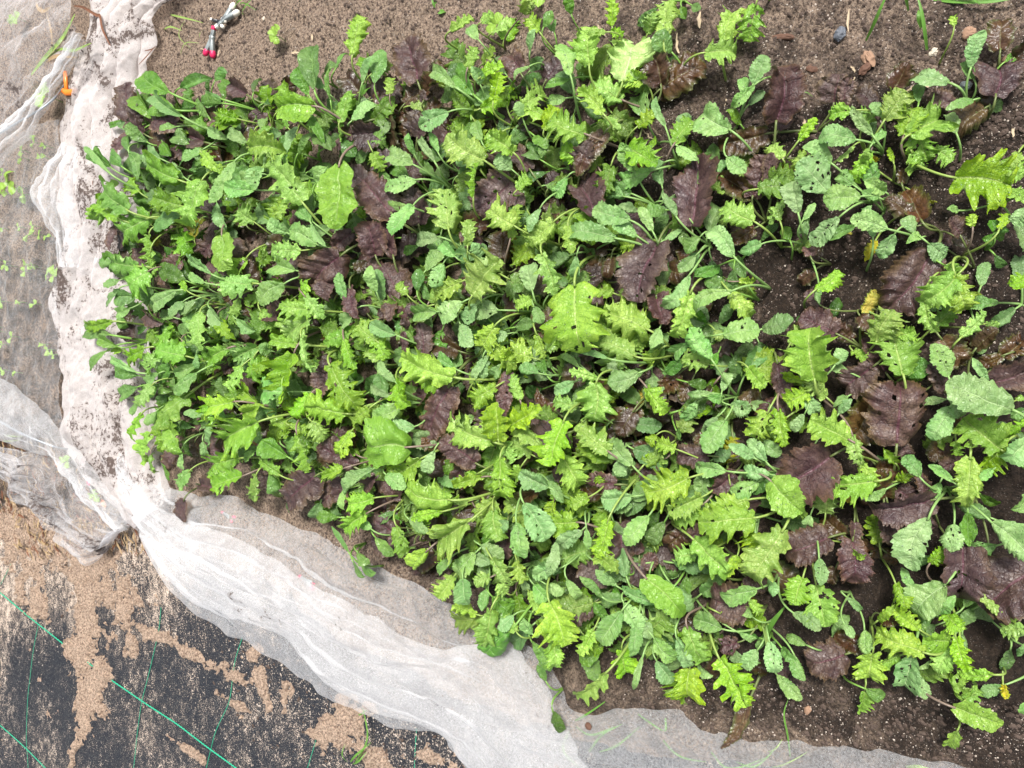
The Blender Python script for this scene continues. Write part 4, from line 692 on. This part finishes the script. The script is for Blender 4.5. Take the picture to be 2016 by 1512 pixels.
for pl in plants:
    sx0, sy0 = S((pl['r'][0], pl['r'][1], 0)); sp = sparse(sx0, sy0)
    inb = inside(sx0, sy0, POLY)
    n = rnd.choice((3, 4, 4, 5)) if sp < .3 else (rnd.choice((1, 2, 2, 3)) if sp < .5 else rnd.choice((0, 0, 1, 1)))
    if not pl['key']: n = rnd.choice((3, 4, 4, 5))
    if not inb: n = rnd.choice((0, 0, 1))
    a0 = rnd.random() * 6.28
    for i in range(n):
        a = a0 + i * 2.4 + rnd.gauss(0, .3); k = {'L': 'L', 'K': 'K', 'G': 'G', 'P': rnd.choice('PD')}[pl['f']]
        if rnd.random() < .006: k = 'Y'
        L = rnd.uniform(.026, .056) * (1.0 if sp < .5 else .72); W = L * {'L': .72, 'K': .56, 'G': .5, 'P': .8, 'D': .75, 'Y': .7}[k] * rnd.uniform(.85, 1.15)
        d = np.array((math.cos(a), math.sin(a))); off = rnd.uniform(.008, .038)
        z = rnd.uniform(.020, .074) * (1 - .35 * sp)
        B_ = np.array((*(pl['r'] + d * off), z)); T_ = B_ + np.array((d[0] * L, d[1] * L, rnd.uniform(-.5, .45) * L))
        T_[2] = max(T_[2], .018)
        pl['lv'].append(dict(k=k, B=B_, T=T_, W=W, px=S((B_ + T_) / 2), area=0, key=False))

GROW = {'L': (.04, 1.16), 'W': (.05, 1.15), 'S': (.02, 1.05), 'Y': (0, 1), 'K': (.0, 1.02), 'G': (.03, 1.05), 'P': (.03, 1.10), 'D': (.0, 1.05)}
NAME = {'L': 'frilly_kale_plant', 'K': 'blue_kale_plant', 'G': 'green_mustard_plant', 'P': 'purple_mustard_plant'}
CAT = {'L': 'kale plant', 'K': 'kale plant', 'G': 'mustard plant', 'P': 'mustard plant'}
GRP = {'L': 'frilly lime kale plants in the bed', 'K': 'blue-green kale plants in the bed', 'G': 'mid-green mustard plants in the bed', 'P': 'purple mustard plants in the bed'}
def px_to_tint(sx):  # far plants are a deeper green in the photograph (a different sowing)
    return 0.0
seed = 100
for pl in plants:
    seed += 1
    rx, ry = pl['r']; gz = float(ground_z(np.array(rx), np.array(ry)))
    root = np.array((rx, ry, gz - .003))
    e = empty(NAME[pl['f']], root); pl['e'] = e
    for lf in pl['lv']:
        seed += 7
        B_, T_ = lf['B'], lf['T']
        d = T_ - B_; T_ = T_ + d * GROW[lf['k']][0]; d = T_ - B_; lf['W'] *= GROW[lf['k']][1]; L = float(np.linalg.norm(d)); d = d / L
        # the blade's face leans a little outward from the plant and towards the light
        up = np.array((rnd.gauss(0, .20), rnd.gauss(-.10, .20), 1.0))
        yv = np.cross(up, d); yv /= np.linalg.norm(yv); zv = np.cross(d, yv)
        me = leaf_mesh(lf['k'], L, lf['W'], seed, lf['key'] and lf['area'] > 1200)
        if L > 0:
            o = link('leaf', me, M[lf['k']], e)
            o.matrix_parent_inverse = Matrix.Identity(4)
            mw = Matrix(((d[0], yv[0], zv[0], B_[0] - root[0]), (d[1], yv[1], zv[1], B_[1] - root[1]), (d[2], yv[2], zv[2], B_[2] - root[2]), (0, 0, 0, 1)))
            o.matrix_local = mw
        sx, sy = lf['px']
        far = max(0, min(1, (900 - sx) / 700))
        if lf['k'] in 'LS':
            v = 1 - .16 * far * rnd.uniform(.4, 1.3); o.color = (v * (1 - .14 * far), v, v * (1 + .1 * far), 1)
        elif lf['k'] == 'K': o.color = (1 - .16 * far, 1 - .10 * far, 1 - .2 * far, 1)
        else: o.color = (1, 1, 1, 1)
        if not lf['key']:                        # lower leaves tinted darker: older foliage plus painted shade under the canopy
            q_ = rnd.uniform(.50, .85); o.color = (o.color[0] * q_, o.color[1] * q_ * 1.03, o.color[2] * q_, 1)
        lf['o'] = o
        # stalk: from the root up to the blade's base, leaving it along the midrib
        h = B_[2] - root[2]
        p0 = root - root; p3 = B_ - root + d * L * .03
        p1 = np.array((p3[0] * .12, p3[1] * .12, h * .55)); p2 = p3 - d * min(.03, .35 * h + .2 * L)
        tt = np.linspace(0, 1, 11)[:, None]
        c = (1 - tt) ** 3 * p0 + 3 * (1 - tt) ** 2 * tt * p1 + 3 * (1 - tt) * tt ** 2 * p2 + tt ** 3 * p3
        extra = [B_ - root + d * L * q + zv * (-.0006 - L * .0) for q in (.10,)]
        r0 = .0011 + .013 * L; rad = np.linspace(r0 * 1.15, r0 * .75, 11)
        mb = MB(); mb.tube(c, rad, 6)
        km = {'L': 'R' if (seed % 5 == 0) else 'L', 'W': 'L', 'S': 'R', 'Y': 'L', 'K': 'K', 'G': 'G', 'P': 'P', 'D': 'P'}[lf['k']]
        sv = mb.build('leaf_stalk', stalk_m[km])
        # the stalk is a sub-part of its leaf
        sv.parent = o; sv.matrix_local = mw.inverted()

# labels for the plants
LOOK = {'L': 'lime frilly kale', 'K': 'blue-green toothed kale', 'G': 'smooth mid-green mustard', 'P': 'purple-leaved mustard'}
SHORT = {'L': 'lime', 'K': 'blue-green', 'G': 'mid-green', 'P': 'purple'}
NUMW = ['', 'first', 'second', 'third', 'fourth', 'fifth', 'sixth', 'seventh', 'eighth', 'ninth', 'tenth', 'eleventh', 'twelfth', 'thirteenth', 'fourteenth', 'fifteenth', 'sixteenth', 'seventeenth', 'eighteenth', 'nineteenth', 'twentieth'] + ['%dth' % k for k in range(21, 200)]
for k in range(21, 200):
    if k % 10 in (1, 2, 3) and k // 10 % 10 != 1: NUMW[k] = '%d%s' % (k, {1: 'st', 2: 'nd', 3: 'rd'}[k % 10])
CNT = ['', 'one', 'two', 'three', 'four', 'five', 'six', 'seven', 'eight', 'nine', 'ten']
SPECIAL = [(1765, 815, 'P', 'purple mustard with the largest dark veined leaf, right of the lime rosettes'),
           (1240, 115, 'L', 'pale green frilly kale holding up its underside beside the red-brown leaf at top'),
           (1920, 355, 'L', 'bright lime kale with one very broad leaf near the right edge'),
           (1930, 785, 'K', 'pale blue-green kale with one long broad leaf at the right edge'),
           (750, 885, 'L', 'smooth broad lime leaf shaped like a kite, above the dark purple leaf at lower left'),
           (662, 385, 'L', 'large smooth lime leaf hanging left of the dark purple leaf, upper left'),
           (1135, 615, 'L', 'largest frilly lime kale leaf in the middle of the bed, tip downward'),
           (1270, 780, 'L', 'yellowed decaying leaf on a lime kale in the middle of the bed'),
           (1400, 235, 'K', 'blue-green kale with insect holes right of the red-brown leaf'),
           (1375, 380, 'P', 'tall purple mustard leaf standing upright in the upper middle'),
           (1290, 140, 'P', 'red-brown mustard behind the pale upturned leaf at the top'),
           (245, 198, 'P', 'dark purple leaf sticking out over the soiled net at top left'),
           (710, 60, 'L', 'single lime leaf reaching up over bare soil, left of centre top'),
           (1450, 1435, 'P', 'wilted brown leaf drooping onto the net at the bottom'),
           (1915, 1385, 'L', 'folded lime leaf lying on bare soil in the bottom right corner'),
           (720, 1110, 'G', 'spindly green sprout leaning over the white net below the bed'),
           (980, 1270, 'G', 'dark green toothed leaf lying over the white net edge'),
           (185, 655, 'G', 'dark green leaves jutting over the soiled net at the left'),
           (1960, 440, 'G', 'small four-leaved green seedling at the right edge')]
done = set()
for sx, sy, f, lab in SPECIAL:
    c = min(((math.hypot(l['px'][0] - sx, l['px'][1] - sy), id(p_), p_) for p_ in plants if p_['key'] and p_['f'] == f and id(p_) not in done for l in p_['lv'] if l['key']), key=lambda q: q[:2])[2]
    tag(c['e'], lab, CAT[f], GRP[f]); done.add(id(c))
bands = ['top edge of bed', 'upper strip of bed', 'strip above bed centreline', 'strip below bed centreline', 'lower strip of bed', 'bottom edge of bed']
for f in 'LKGP':
    for key in (True, False):
        rows = {}
        for pl in plants:
            if pl['f'] == f and pl['key'] == key and id(pl) not in done:
                l = max(pl['lv'], key=lambda q: q['W']); pl['c'] = l['px']; pl['big'] = l['W']
                yr = np.interp(pl['c'][0], [300, 1100, 2016], [140, 30, 0]), np.interp(pl['c'][0], [300, 600, 1100, 2016], [960, 1010, 1330, 1450])
                b_ = int(max(0, min(5, (pl['c'][1] - yr[0]) / (yr[1] - yr[0]) * 6))); rows.setdefault(b_, []).append(pl)
        for b_, ps in rows.items():
            ps.sort(key=lambda q: q['c'][0])
            for i, pl in enumerate(ps):
                nl = min(10, sum(1 for l in pl['lv'] if l['key'] == key))
                if key:
                    size = 'large' if pl['big'] > .055 else ('small' if pl['big'] < .026 else 'medium')
                    lab = '%s %s, %s of the taller %s plants from left, %s' % (size, LOOK[f], NUMW[i + 1], SHORT[f], bands[b_])
                else:
                    lab = 'low young %s plant under taller leaves, %s from left, %s' % (SHORT[f], NUMW[i + 1], bands[b_])
                tag(pl['e'], lab, CAT[f], GRP[f])
print('PLANTS', len(plants), 'LEAVES', sum(len(p_['lv']) for p_ in plants), {f: sum(1 for p_ in plants if p_['f'] == f) for f in 'LKGP'})

# ------------------------------------------------------------------ small plants and objects around the bed
def root_at(px, py, zoff=0.0):
    p = P(px, py, .01); z = float(ground_z(np.array(p[0]), np.array(p[1])))
    if p[0] < fabric_edge(p[1]): z = .006
    return np.array((p[0], p[1], z + zoff))
M['grass'] = simple('grass_green', (.13, .30, .045), .45, .3, 80, trans=.3)
M['grass_pale'] = simple('grass_pale', (.28, .42, .10), .45, .3, 80, trans=.3)
M['straw'] = simple('dry_straw', (.34, .24, .13), .6, .5, 60, trans=.2)
M['straw_brown'] = simple('dead_brown_leaf', (.14, .055, .025), .6, .5, 60)
M['seedling'] = simple('seedling_leaf', (.30, .48, .08), .4, .25, 120, trans=.35)
def px_curve(pts, z0, z1, n=14):
    q = spline(pts, n); z = np.linspace(z0, z1, n) + .0
    return PN(q[:, 0], q[:, 1], z)
def grass(label, blades, mat='grass', z=.012, group='grass weeds beside the bed'):
    o0 = P(*blades[0][0][0], z); e = empty('grass_tuft', o0)
    for pts, wd, z1 in blades:
        c = px_curve(pts, z, z1); c[:, 2] += .012 * np.sin(np.linspace(0, math.pi, len(c)))
        mb = MB(); mb.blade(rel(c, o0), wd * np.sin(np.linspace(.5, math.pi - .05, len(c))) + .0002); mb.build('blade', M[mat], e)
    return tag(e, label, 'grass', group)
grass('grass tuft on bare soil left of the clamps at the top', [([(330, 28), (370, 40), (400, 45)], .0016, .03), ([(322, 60), (345, 58), (358, 60)], .0016, .03), ([(365, 40), (362, 75), (375, 95)], .0006, .02), ([(355, 110), (375, 90), (392, 85)], .0006, .02), ([(400, 60), (403, 72), (395, 80)], .0006, .02)], 'grass_pale')
grass('grass tuft at the top edge beside the white clamp', [([(462, 20), (480, 8), (500, -10)], .0016, .04), ([(465, 15), (475, 5), (470, -20)], .0016, .04), ([(480, 30), (488, 25), (500, -5)], .0012, .04), ([(470, 10), (490, 12), (504, 20)], .001, .03)])
grass('thick green stem curving down from the top edge, left of centre', [([(870, 25), (862, 10), (858, -15)], .004, .02), ([(885, 22), (874, 30), (866, 24)], .004, .02)], 'grass')
grass('wide green grass blade slanting down from the top edge, upper right', [([(1703, 84), (1720, 55), (1735, 20), (1750, -20)], .0020, .06)])
grass('tall jointed grass stem dropping from the top edge, upper right', [([(1826, 108), (1820, 75), (1813, 30), (1802, -20)], .0019, .05), ([(1815, 60), (1808, 45), (1808, 20)], .0028, .03), ([(1788, 22), (1782, 5), (1778, -15)], .0018, .04)])
grass('long grass blade lying along the top edge at the right', [([(1838, 0), (1880, 10), (1950, 12), (2016, -3), (2060, -20)], .0018, .03), ([(1850, 5), (1900, 2), (1930, 10)], .0015, .03)])
grass('grass sprig growing beside the net edge below the fabric seam', [([(700, 1500), (722, 1470), (732, 1440), (722, 1398), (712, 1392)], .0014, .02), ([(690, 1500), (710, 1480), (730, 1462)], .0018, .02), ([(685, 1500), (682, 1480), (680, 1465)], .001, .02), ([(722, 1398), (716, 1402), (708, 1400)], .001, .02), ([(695, 1504), (715, 1492), (722, 1480)], .0014, .02)])
grass('grass under the clear net, left of its bulge', [([(1130, 1400), (1160, 1370), (1175, 1355)], .0014, .03), ([(1130, 1420), (1160, 1400), (1200, 1375)], .0014, .03), ([(1160, 1480), (1190, 1440), (1225, 1425)], .0014, .03), ([(1135, 1430), (1170, 1440), (1210, 1430)], .0014, .03), ([(1120, 1440), (1115, 1470), (1140, 1510)], .0016, .03), ([(1180, 1480), (1220, 1460), (1260, 1430)], .0012, .03)], 'grass')
grass('grass under the clear net, in the middle of its bulge', [([(1250, 1400), (1290, 1420), (1310, 1440)], .0012, .03), ([(1300, 1450), (1340, 1480), (1390, 1500)], .0012, .03), ([(1310, 1400), (1315, 1425), (1308, 1440)], .0014, .03), ([(1400, 1480), (1440, 1505), (1512, 1490)], .0012, .02), ([(1450, 1500), (1490, 1500), (1530, 1470)], .0012, .02)], 'grass')
grass('long thin grass stem hanging over the grey net at the bottom right', [([(1556, 1490), (1552, 1440), (1545, 1400), (1552, 1375)], .0010, .04)], 'grass')
grass('thin grass blades under the grey net in the bottom right corner', [([(1512, 1480), (1530, 1465), (1540, 1455)], .0008, .02), ([(1520, 1510), (1550, 1495), (1590, 1480)], .0008, .02), ([(1780, 1508), (1805, 1500), (1830, 1512)], .0022, .03)], 'grass_pale')
grass('fine grass stems arching over bare soil left of the lime rosette', [([(1563, 240), (1562, 205), (1585, 187), (1600, 190)], .0005, .03), ([(1690, 190), (1700, 205), (1704, 215)], .0005, .02)], 'grass')
grass('fresh curved grass blade among leaves at the bottom middle', [([(1470, 1180), (1500, 1210), (1512, 1260), (1510, 1300)], .0026, .08)], 'grass_pale')
grass('green grass blade crossing leaves at lower centre right', [([(1500, 1270), (1520, 1225), (1548, 1190)], .0032, .07)], 'grass')
grass('grass shoot through the net at the left edge', [([(8, 855), (25, 857), (45, 860)], .0016, .02), ([(10, 862), (20, 868), (42, 866)], .0012, .02)], 'grass_pale')

# dry blades lying on the net at top left
def straw(name, label, blades, z=.075):
    o0 = P(*blades[0][0][0], z); e = empty(name, o0)
    for pts, wd, mt in blades:
        c = px_curve(pts, z, z + .01, 18); mb = MB(); mb.blade(rel(c, o0), wd * np.sin(np.linspace(.35, math.pi - .15, len(c))) + .0003, fold=.5); mb.build('blade', M[mt], e)
    return tag(e, label, 'dead leaf', 'dead leaves lying on the netting')
straw('dry_blade_cluster', 'yellow-green and brown leaf blades lying on the grey net at top left',
      [([(62, 148), (90, 115), (125, 75), (148, 28)], .0055, 'grass_pale'), ([(70, 138), (100, 108), (103, 70), (92, 25)], .0034, 'straw'), ([(80, 130), (110, 112), (150, 113)], .0036, 'straw'), ([(100, 110), (120, 97), (145, 100), (165, 92), (180, 85)], .0026, 'grass_pale'), ([(72, 5), (78, 18), (90, 22), (105, 10)], .0040, 'straw')])
straw('brown_blade', 'curled brown dead blade on the soiled net near the top', [([(146, 12), (165, 15), (190, 30), (198, 32), (202, 55), (212, 78), (218, 90)], .0030, 'straw_brown')], .06)
straw('brown_blade', 'tangle of brown dead blades on the soiled net left of the leaves', [([(200, 342), (185, 350), (182, 365)], .0012, 'straw_brown'), ([(185, 370), (175, 395), (168, 420), (172, 438)], .0022, 'straw_brown'), ([(187, 365), (178, 390), (172, 410)], .0018, 'straw'), ([(170, 385), (180, 400), (166, 415)], .0014, 'straw')], .05)
straw('brown_blade', 'thin dark twig on the soiled net beside the bare soil', [([(273, 128), (290, 110), (305, 92)], .0010, 'straw_brown'), ([(285, 100), (300, 97), (307, 90)], .0010, 'straw_brown')], .05)
straw('brown_blade', 'reddish hair-thin stem arching over the soiled net', [([(225, 270), (200, 285), (197, 300), (206, 318)], .0005, 'straw_brown')], .05)

# seedlings of the neighbouring bed, under the sheer net
def seedling(px, py, s, label, n=2):
    r = root_at(px, py); e = empty('seedling', r)
    a0 = rnd.random() * 6.28
    mb = MB(); mb.tube([(0, 0, -.002), (.002, 0, .012 * s), (0, .001, .02 * s)], .0008, 5); mb.build('stem', stalk_m['K'], e)
    for i in range(n):
        a = a0 + i * 6.28 / n + rnd.gauss(0, .25); L = .012 * s * rnd.uniform(.8, 1.25); me = leaf_mesh('G', L, L * .85, rnd.randrange(99999), False)
        o = link('leaf', me, M['seedling'], e); o.location = (0, .001, .02 * s); o.rotation_euler = (rnd.gauss(0, .2), -.15 + rnd.gauss(0, .2), a)
    return tag(e, label, 'seedling', 'seedlings of the neighbouring bed under sheer net')
SEED = [(66, 375, 2.2), (80, 390, 1.5), (40, 372, 1.2), (38, 388, 1.2), (100, 290, 1.3), (110, 318, 1.2), (62, 302, 1.1), (68, 318, 1.0), (8, 440, 1.2), (30, 455, 1), (62, 452, 1), (90, 450, 1.2), (88, 468, 1.3), (105, 468, 1), (35, 518, 1.5), (48, 528, 1.4), (85, 525, 1.2), (92, 530, 1.0), (74, 538, .9), (118, 545, 1.2), (135, 545, 1.5), (12, 592, 1.1), (30, 597, 1.3), (62, 598, 1), (14, 645, 1.1), (20, 655, 1.2), (50, 665, 1), (30, 680, .9), (110, 680, 1), (120, 690, 1), (35, 730, 1), (55, 735, 1), (10, 725, .9), (5, 385, .9), (118, 470, .9), (95, 602, .9), (130, 700, .9), (28, 345, .8), (115, 295, 1)]
SEEDW = ['largest', 'second largest']
rows = {}
for s_ in SEED: rows.setdefault(int(s_[1] // 75), []).append(s_)
for rk, k in enumerate(sorted(rows)):
    for i, s_ in enumerate(sorted(rows[k])):
        seedling(s_[0], s_[1], s_[2], 'seedling under the sheer net, %s from the left in the %s row down' % (NUMW[i + 1], NUMW[rk + 1]), 2 if s_[2] < 1.4 else 3)
for px, py, s, lab in ((133, 205, 2.2, 'green weed leaf under the net below the orange peg'), (568, 85, 1.4, 'tiny weed in bare soil left of the upright lime leaf'), (995, 70, 1.5, 'small weed on the soil at the top middle'), (250, 700, 1.0, 'small weed seen through the soiled net'),
                       (1072, 25, 1.6, 'bushy weed at the top edge near the middle'), (158, 905, 1.2, 'weed seen through the clear net at lower left'), (215, 970, 1.2, 'green weed poking from under the net at lower left'), (60, 48, 1.4, 'weed showing through the grey net in the top left corner')):
    e = seedling(px, py, s, lab, 4); e['group'] = 'weeds beside the bed'; e['category'] = 'weed'; e.name = 'weed'

# spring clamps
def plastic(name, col, rough=.35): return simple(name, col, rough, .08, 200, .5)
M['black_plastic'] = plastic('black_plastic', (.02, .02, .024)); M['red_plastic'] = plastic('red_plastic', (.62, .02, .10)); M['white_plastic'] = plastic('white_plastic', (.70, .66, .58)); M['grey_plastic'] = simple('grey_steel', (.30, .33, .33), .4, .2, 150, .5, .3)
M['orange_plastic'] = plastic('orange_plastic', (.80, .20, .02)); M['steel'] = simple('steel', (.5, .5, .5), .35, .1, 200, .5, .9)
def clamp(px, py, ang, length, spread, tip, body, label, lift=.012):
    """spring clamp lying flat: two crossing arms, each arm with a rubber-coated grip, a jaw pad, and a coil spring at the pivot"""
    r = root_at(px, py, lift); e = empty('spring_clamp', r); e.rotation_euler = (R(8), R(-6), ang)
    for sgn in (-1, 1):
        a = sgn * spread; ca, sa = math.cos(a), math.sin(a); rot = np.array(((ca, -sa, 0), (sa, ca, 0), (0, 0, 1)))
        mb = MB(); mb.box(rot @ np.array((-length * .18, 0, 0)), (length * .62, length * .15, length * .17), rot)
        arm = mb.build('arm', body, e)
        g_ = MB(); pts = [rot @ np.array((x, 0, 0)) for x in np.linspace(-length * .42, -length * .68, 7)]
        g_.tube(pts, length * np.array((.095, .11, .115, .115, .11, .09, .05)), 10, 1.0); g_.build('grip', tip, arm)
        j_ = MB(); j_.box(rot @ np.array((length * .12, 0, 0)) + np.array((length * .16, -sgn * length * .05, 0)), (length * .30, length * .10, length * .13)); j_.build('jaw', body, arm)
        k_ = MB(); k_.box(np.array((length * .40, -sgn * length * .035 * -1, 0)), (length * .13, length * .07, length * .16)); k_.build('jaw_pad', tip, arm)
    c = MB(); th = np.linspace(0, 6.28 * 4, 60); c.tube(np.stack([length * .06 * np.cos(th) + length * .02, length * .06 * np.sin(th), np.linspace(-length * .1, length * .1, 60)], -1), length * .012, 5)
    c.build('spring', M['steel'], e)
    return tag(e, label, 'clamp', 'spring clamps for the netting')
def img_ang(dx, dy):   # direction on the photograph -> rotation about z
    a = P(400, 80, .02); b = P(400 + dx, 80 + dy, .02); return math.atan2(b[1] - a[1], b[0] - a[0])
clamp(432, 85, img_ang(8, -30), .052, .30, M['red_plastic'], M['grey_plastic'], 'clamp with red grips on the bare soil at top left')
clamp(455, 45, img_ang(-20, 24), .054, .36, M['white_plastic'], M['grey_plastic'], 'clamp with off-white grips touching the red one, nearer the top edge')
clamp(441, 50, img_ang(-16, -6), .034, .3, M['white_plastic'], M['black_plastic'], 'small black clamp lying between the red and the white-gripped clamps', .016)
clamp(180, 925, img_ang(-10, -25), .05, .3, M['red_plastic'], M['grey_plastic'], 'red clamp hidden under the clear net at lower left', .0)
clamp(608, 1140, img_ang(-20, -8), .035, .3, M['red_plastic'], M['grey_plastic'], 'red clamp dimly seen under the long white net', .0)
clamp(458, 1012, img_ang(-20, -8), .03, .3, M['red_plastic'], M['grey_plastic'], 'red clamp under the net just below the leaves', .0)
# orange peg
r = root_at(135, 175, .035); e = empty('ground_peg', r)
mb = MB(); a = P(128, 140, .05) - r; b = P(131, 182, .045) - r; c_ = P(152, 178, .045) - r
mb.tube([a, a * .5 + b * .5, b], .0050, 8, .7); mb.build('peg_arm', M['orange_plastic'], e)
mb = MB(); mb.tube([P(124, 178, .045) - r, b, P(140, 182, .045) - r, c_], (.006, .0075, .007, .005), 8, .7); mb.build('peg_head', M['orange_plastic'], e)
mb = MB(); mb.tube([b, b + np.array((0, 0, -.05))], (.004, .0015), 8); mb.build('peg_shaft', M['orange_plastic'], e)
tag(e, 'orange plastic ground peg under the net edge at upper left', 'peg')
# hoops carrying the net
M['wire'] = simple('galvanised_wire', (.28, .31, .34), .35, .1, 100, .5, .6)
for pts, z, lab in (([(-60, 800), (0, 830), (35, 850), (67, 864), (110, 880), (147, 886)], (.10, .105, .1, .09, .07, .02), 'grey wire hoop inside the clear net at lower left'),
                    ([(-60, 292), (0, 262), (40, 238), (80, 215), (110, 190), (128, 165)], (.11, .11, .10, .09, .07, .02), 'grey wire hoop in the twisted net fold at upper left')):
    q = spline(pts, 30); zz = np.interp(np.linspace(0, 1, 30), np.linspace(0, 1, 6), z); mb = MB(); w_ = PN(q[:, 0], q[:, 1], zz)
    mb.tube(w_, .0022, 8); tag(mb.build('wire_hoop', M['wire']), lab, 'hoop', 'wire hoops of the net tunnel')
# stones, bark
def stone(name, px, py, sx, sy, sz, mat, label, cat, seed):
    rg = np.random.RandomState(seed); r = root_at(px, py, sz * .25)
    th = np.linspace(0, math.pi, 15); ph = np.linspace(0, 2 * math.pi, 21)[:-1]
    V = [];
    for t_ in th:
        for p_ in ph: V.append((math.sin(t_) * math.cos(p_), math.sin(t_) * math.sin(p_), math.cos(t_)))
    V = np.array(V); n = 1 + .5 * fbm(V[:, 0] * 2 + seed, V[:, 1] * 2 + V[:, 2] * 1.7, seed, 3)
    pl_ = np.round(n * 7) / 7 * .5 + n * .5
    V = V * pl_[:, None] * np.array((sx, sy, sz)) * .58; F = []
    for i in range(14):
        for j in range(20): F.append((i * 20 + j, (i + 1) * 20 + j, (i + 1) * 20 + (j + 1) % 20, i * 20 + (j + 1) % 20))
    me = mesh(name, V, F, False); o = link(name, me, mat); o.location = r; o.rotation_euler = (0, 0, rg.rand() * 6.28)
    return tag(o, label, cat)
M['tan_stone'] = simple('tan_stone', (.28, .17, .11), .8, .35, 120); M['grey_stone'] = simple('grey_stone', (.10, .11, .13), .6, .3, 120); M['bark'] = simple('bark', (.11, .055, .035), .8, .5, 150); M['white_stone'] = simple('pale_stone', (.55, .48, .38), .7, .2, 150); M['blue_stone'] = simple('blue_grey_stone', (.30, .33, .33), .6, .3, 200)
for a in (('stone', 1710, 122, .020, .012, .010, M['tan_stone'], 'tan angular stone on the soil above the lime rosette', 'stone', 3), ('stone', 1654, 72, .014, .012, .009, M['grey_stone'], 'dark grey stone on the soil left of the slanting grass blade', 'stone', 4),
          ('bark_chip', 1544, 80, .024, .007, .006, M['bark'], 'long reddish bark chip on soil at the upper right', 'bark chip', 5), ('bark_chip', 1702, 145, .015, .009, .006, M['bark'], 'dark red bark chip just below the tan stone', 'bark chip', 6),
          ('stone', 1905, 72, .013, .014, .009, M['tan_stone'], 'brown stone beside the upper right bronze leaf', 'stone', 7), ('stone', 1837, 107, .009, .007, .006, M['white_stone'], 'small pale stone at the tip of the jointed grass stem', 'stone', 8),
          ('stone', 1908, 152, .014, .010, .008, M['white_stone'], 'cream stone between the kale leaf and the dark mustard at upper right', 'stone', 9), ('stone', 1898, 178, .012, .010, .008, M['blue_stone'], 'blue-grey speckled stone under the kale stalk at upper right', 'stone', 10),
          ('bark_chip', 1598, 140, .012, .009, .005, M['bark'], 'round bark chip in dark soil beside the purple seedling', 'bark chip', 11), ('stone', 1590, 1398, .007, .010, .005, M['tan_stone'], 'small reddish stone on the soil near the bottom', 'stone', 12),
          ('stone', 1975, 125, .008, .007, .006, M['tan_stone'], 'orange-brown pebble near the top right corner', 'stone', 13), ('soil_clod', 910, 1382, .006, .006, .005, M['bark'], 'black soil clod lying on the white net', 'clod', 14),
          ('soil_clod', 1176, 1407, .008, .010, .005, M['bark'], 'black clod at the edge of the net mound', 'clod', 15), ('petal', 528, 42, .006, .006, .003, M['white_stone'], 'pale orange bit on the bare soil at the top', 'litter', 16),
          ('soil_clod', 1110, 1490, .007, .005, .004, M['bark'], 'black clod on the white net at the bottom edge', 'clod', 17)):
    o = stone(*a)
    if a[0] == 'soil_clod': o.location.z += .035
# mound under the net
t_ = root_at(1165, 1340); th = np.linspace(0, 1, 22); ph = np.linspace(0, 2 * math.pi, 48)
TH, PHI = np.meshgrid(th, ph, indexing='ij'); X = TH * np.cos(PHI) * .065 * (1 + .25 * np.sin(3 * PHI + 1)); Y = TH * np.sin(PHI) * .07
Z = .030 * np.cos(TH * math.pi / 2) ** 1.2 - .004 + .012 * fbm((X + 3) * 45, (Y + 3) * 45, 77, 4) * (1 - TH ** 4)
o = link('soil_mound', mesh('soil_mound', np.stack([X, Y, Z], -1).reshape(-1, 3), grid_faces(22, 48)), M['soil']); o.location = t_
tag(o, 'low rounded soil mound between the leaves and the net', kind='structure')
# debris under the rag net
def reg_deb(rg): x = rg.uniform(-30, 290); return x, rg.uniform(870, 1090 if x > 40 else 1010)
def shreds(name, n, region, label, seed, mat, lmin=.01, lmax=.04, z0=.01):
    rg = np.random.RandomState(seed); mb = MB()
    for i in range(n):
        px, py = region(rg); p = P(px, py, z0); a = rg.normal(img_ang(3, 12), .6); L = rg.uniform(lmin, lmax); c = np.linspace(-.5, .5, 6)
        pts = np.stack([p[0] + c * L * math.cos(a) + rg.normal(0, L * .05, 6), p[1] + c * L * math.sin(a) + rg.normal(0, L * .05, 6), z0 + rg.uniform(0, .015) + rg.normal(0, .001, 6)], -1)
        mb.blade(pts, rg.uniform(.0006, .003) * np.sin(np.linspace(.3, 2.9, 6)), fold=.6)
    return tag(mb.build(name, mat), label, kind='stuff')
shreds('plant_debris', 420, reg_deb, 'shredded tan dead plant litter under the ragged net', 51, M['straw'])
shreds('brown_litter', 260, reg_deb, 'dark brown dead leaf litter under the ragged net', 52, M['straw_brown'], .008, .035)
def reg_thr(rg): x = rg.uniform(380, 2040); return x, rg.uniform(40, 300)
shreds('root_threads', 60, reg_thr, 'fine pale roots and straw bits on the bare soil', 53, simple('pale_root', (.42, .33, .22), .7, .3, 100), .008, .03, .016)
# orange petals
for px, py, lab in ((117, 915, 'orange dried leaf scrap in the debris under the ragged net'), (205, 990, 'orange-brown curled scrap at the lower edge of the ragged net')):
    o0 = P(px, py, .03); mb = MB(); mb.blade(rel(px_curve([(px - 6, py - 6), (px, py), (px + 4, py + 7)], .03, .035, 8), o0), .006 * np.sin(np.linspace(.4, 2.7, 8)), fold=.5)
    o = mb.build('leaf_scrap', M['orange_plastic']); o.location = o0; tag(o, lab, 'leaf scrap')
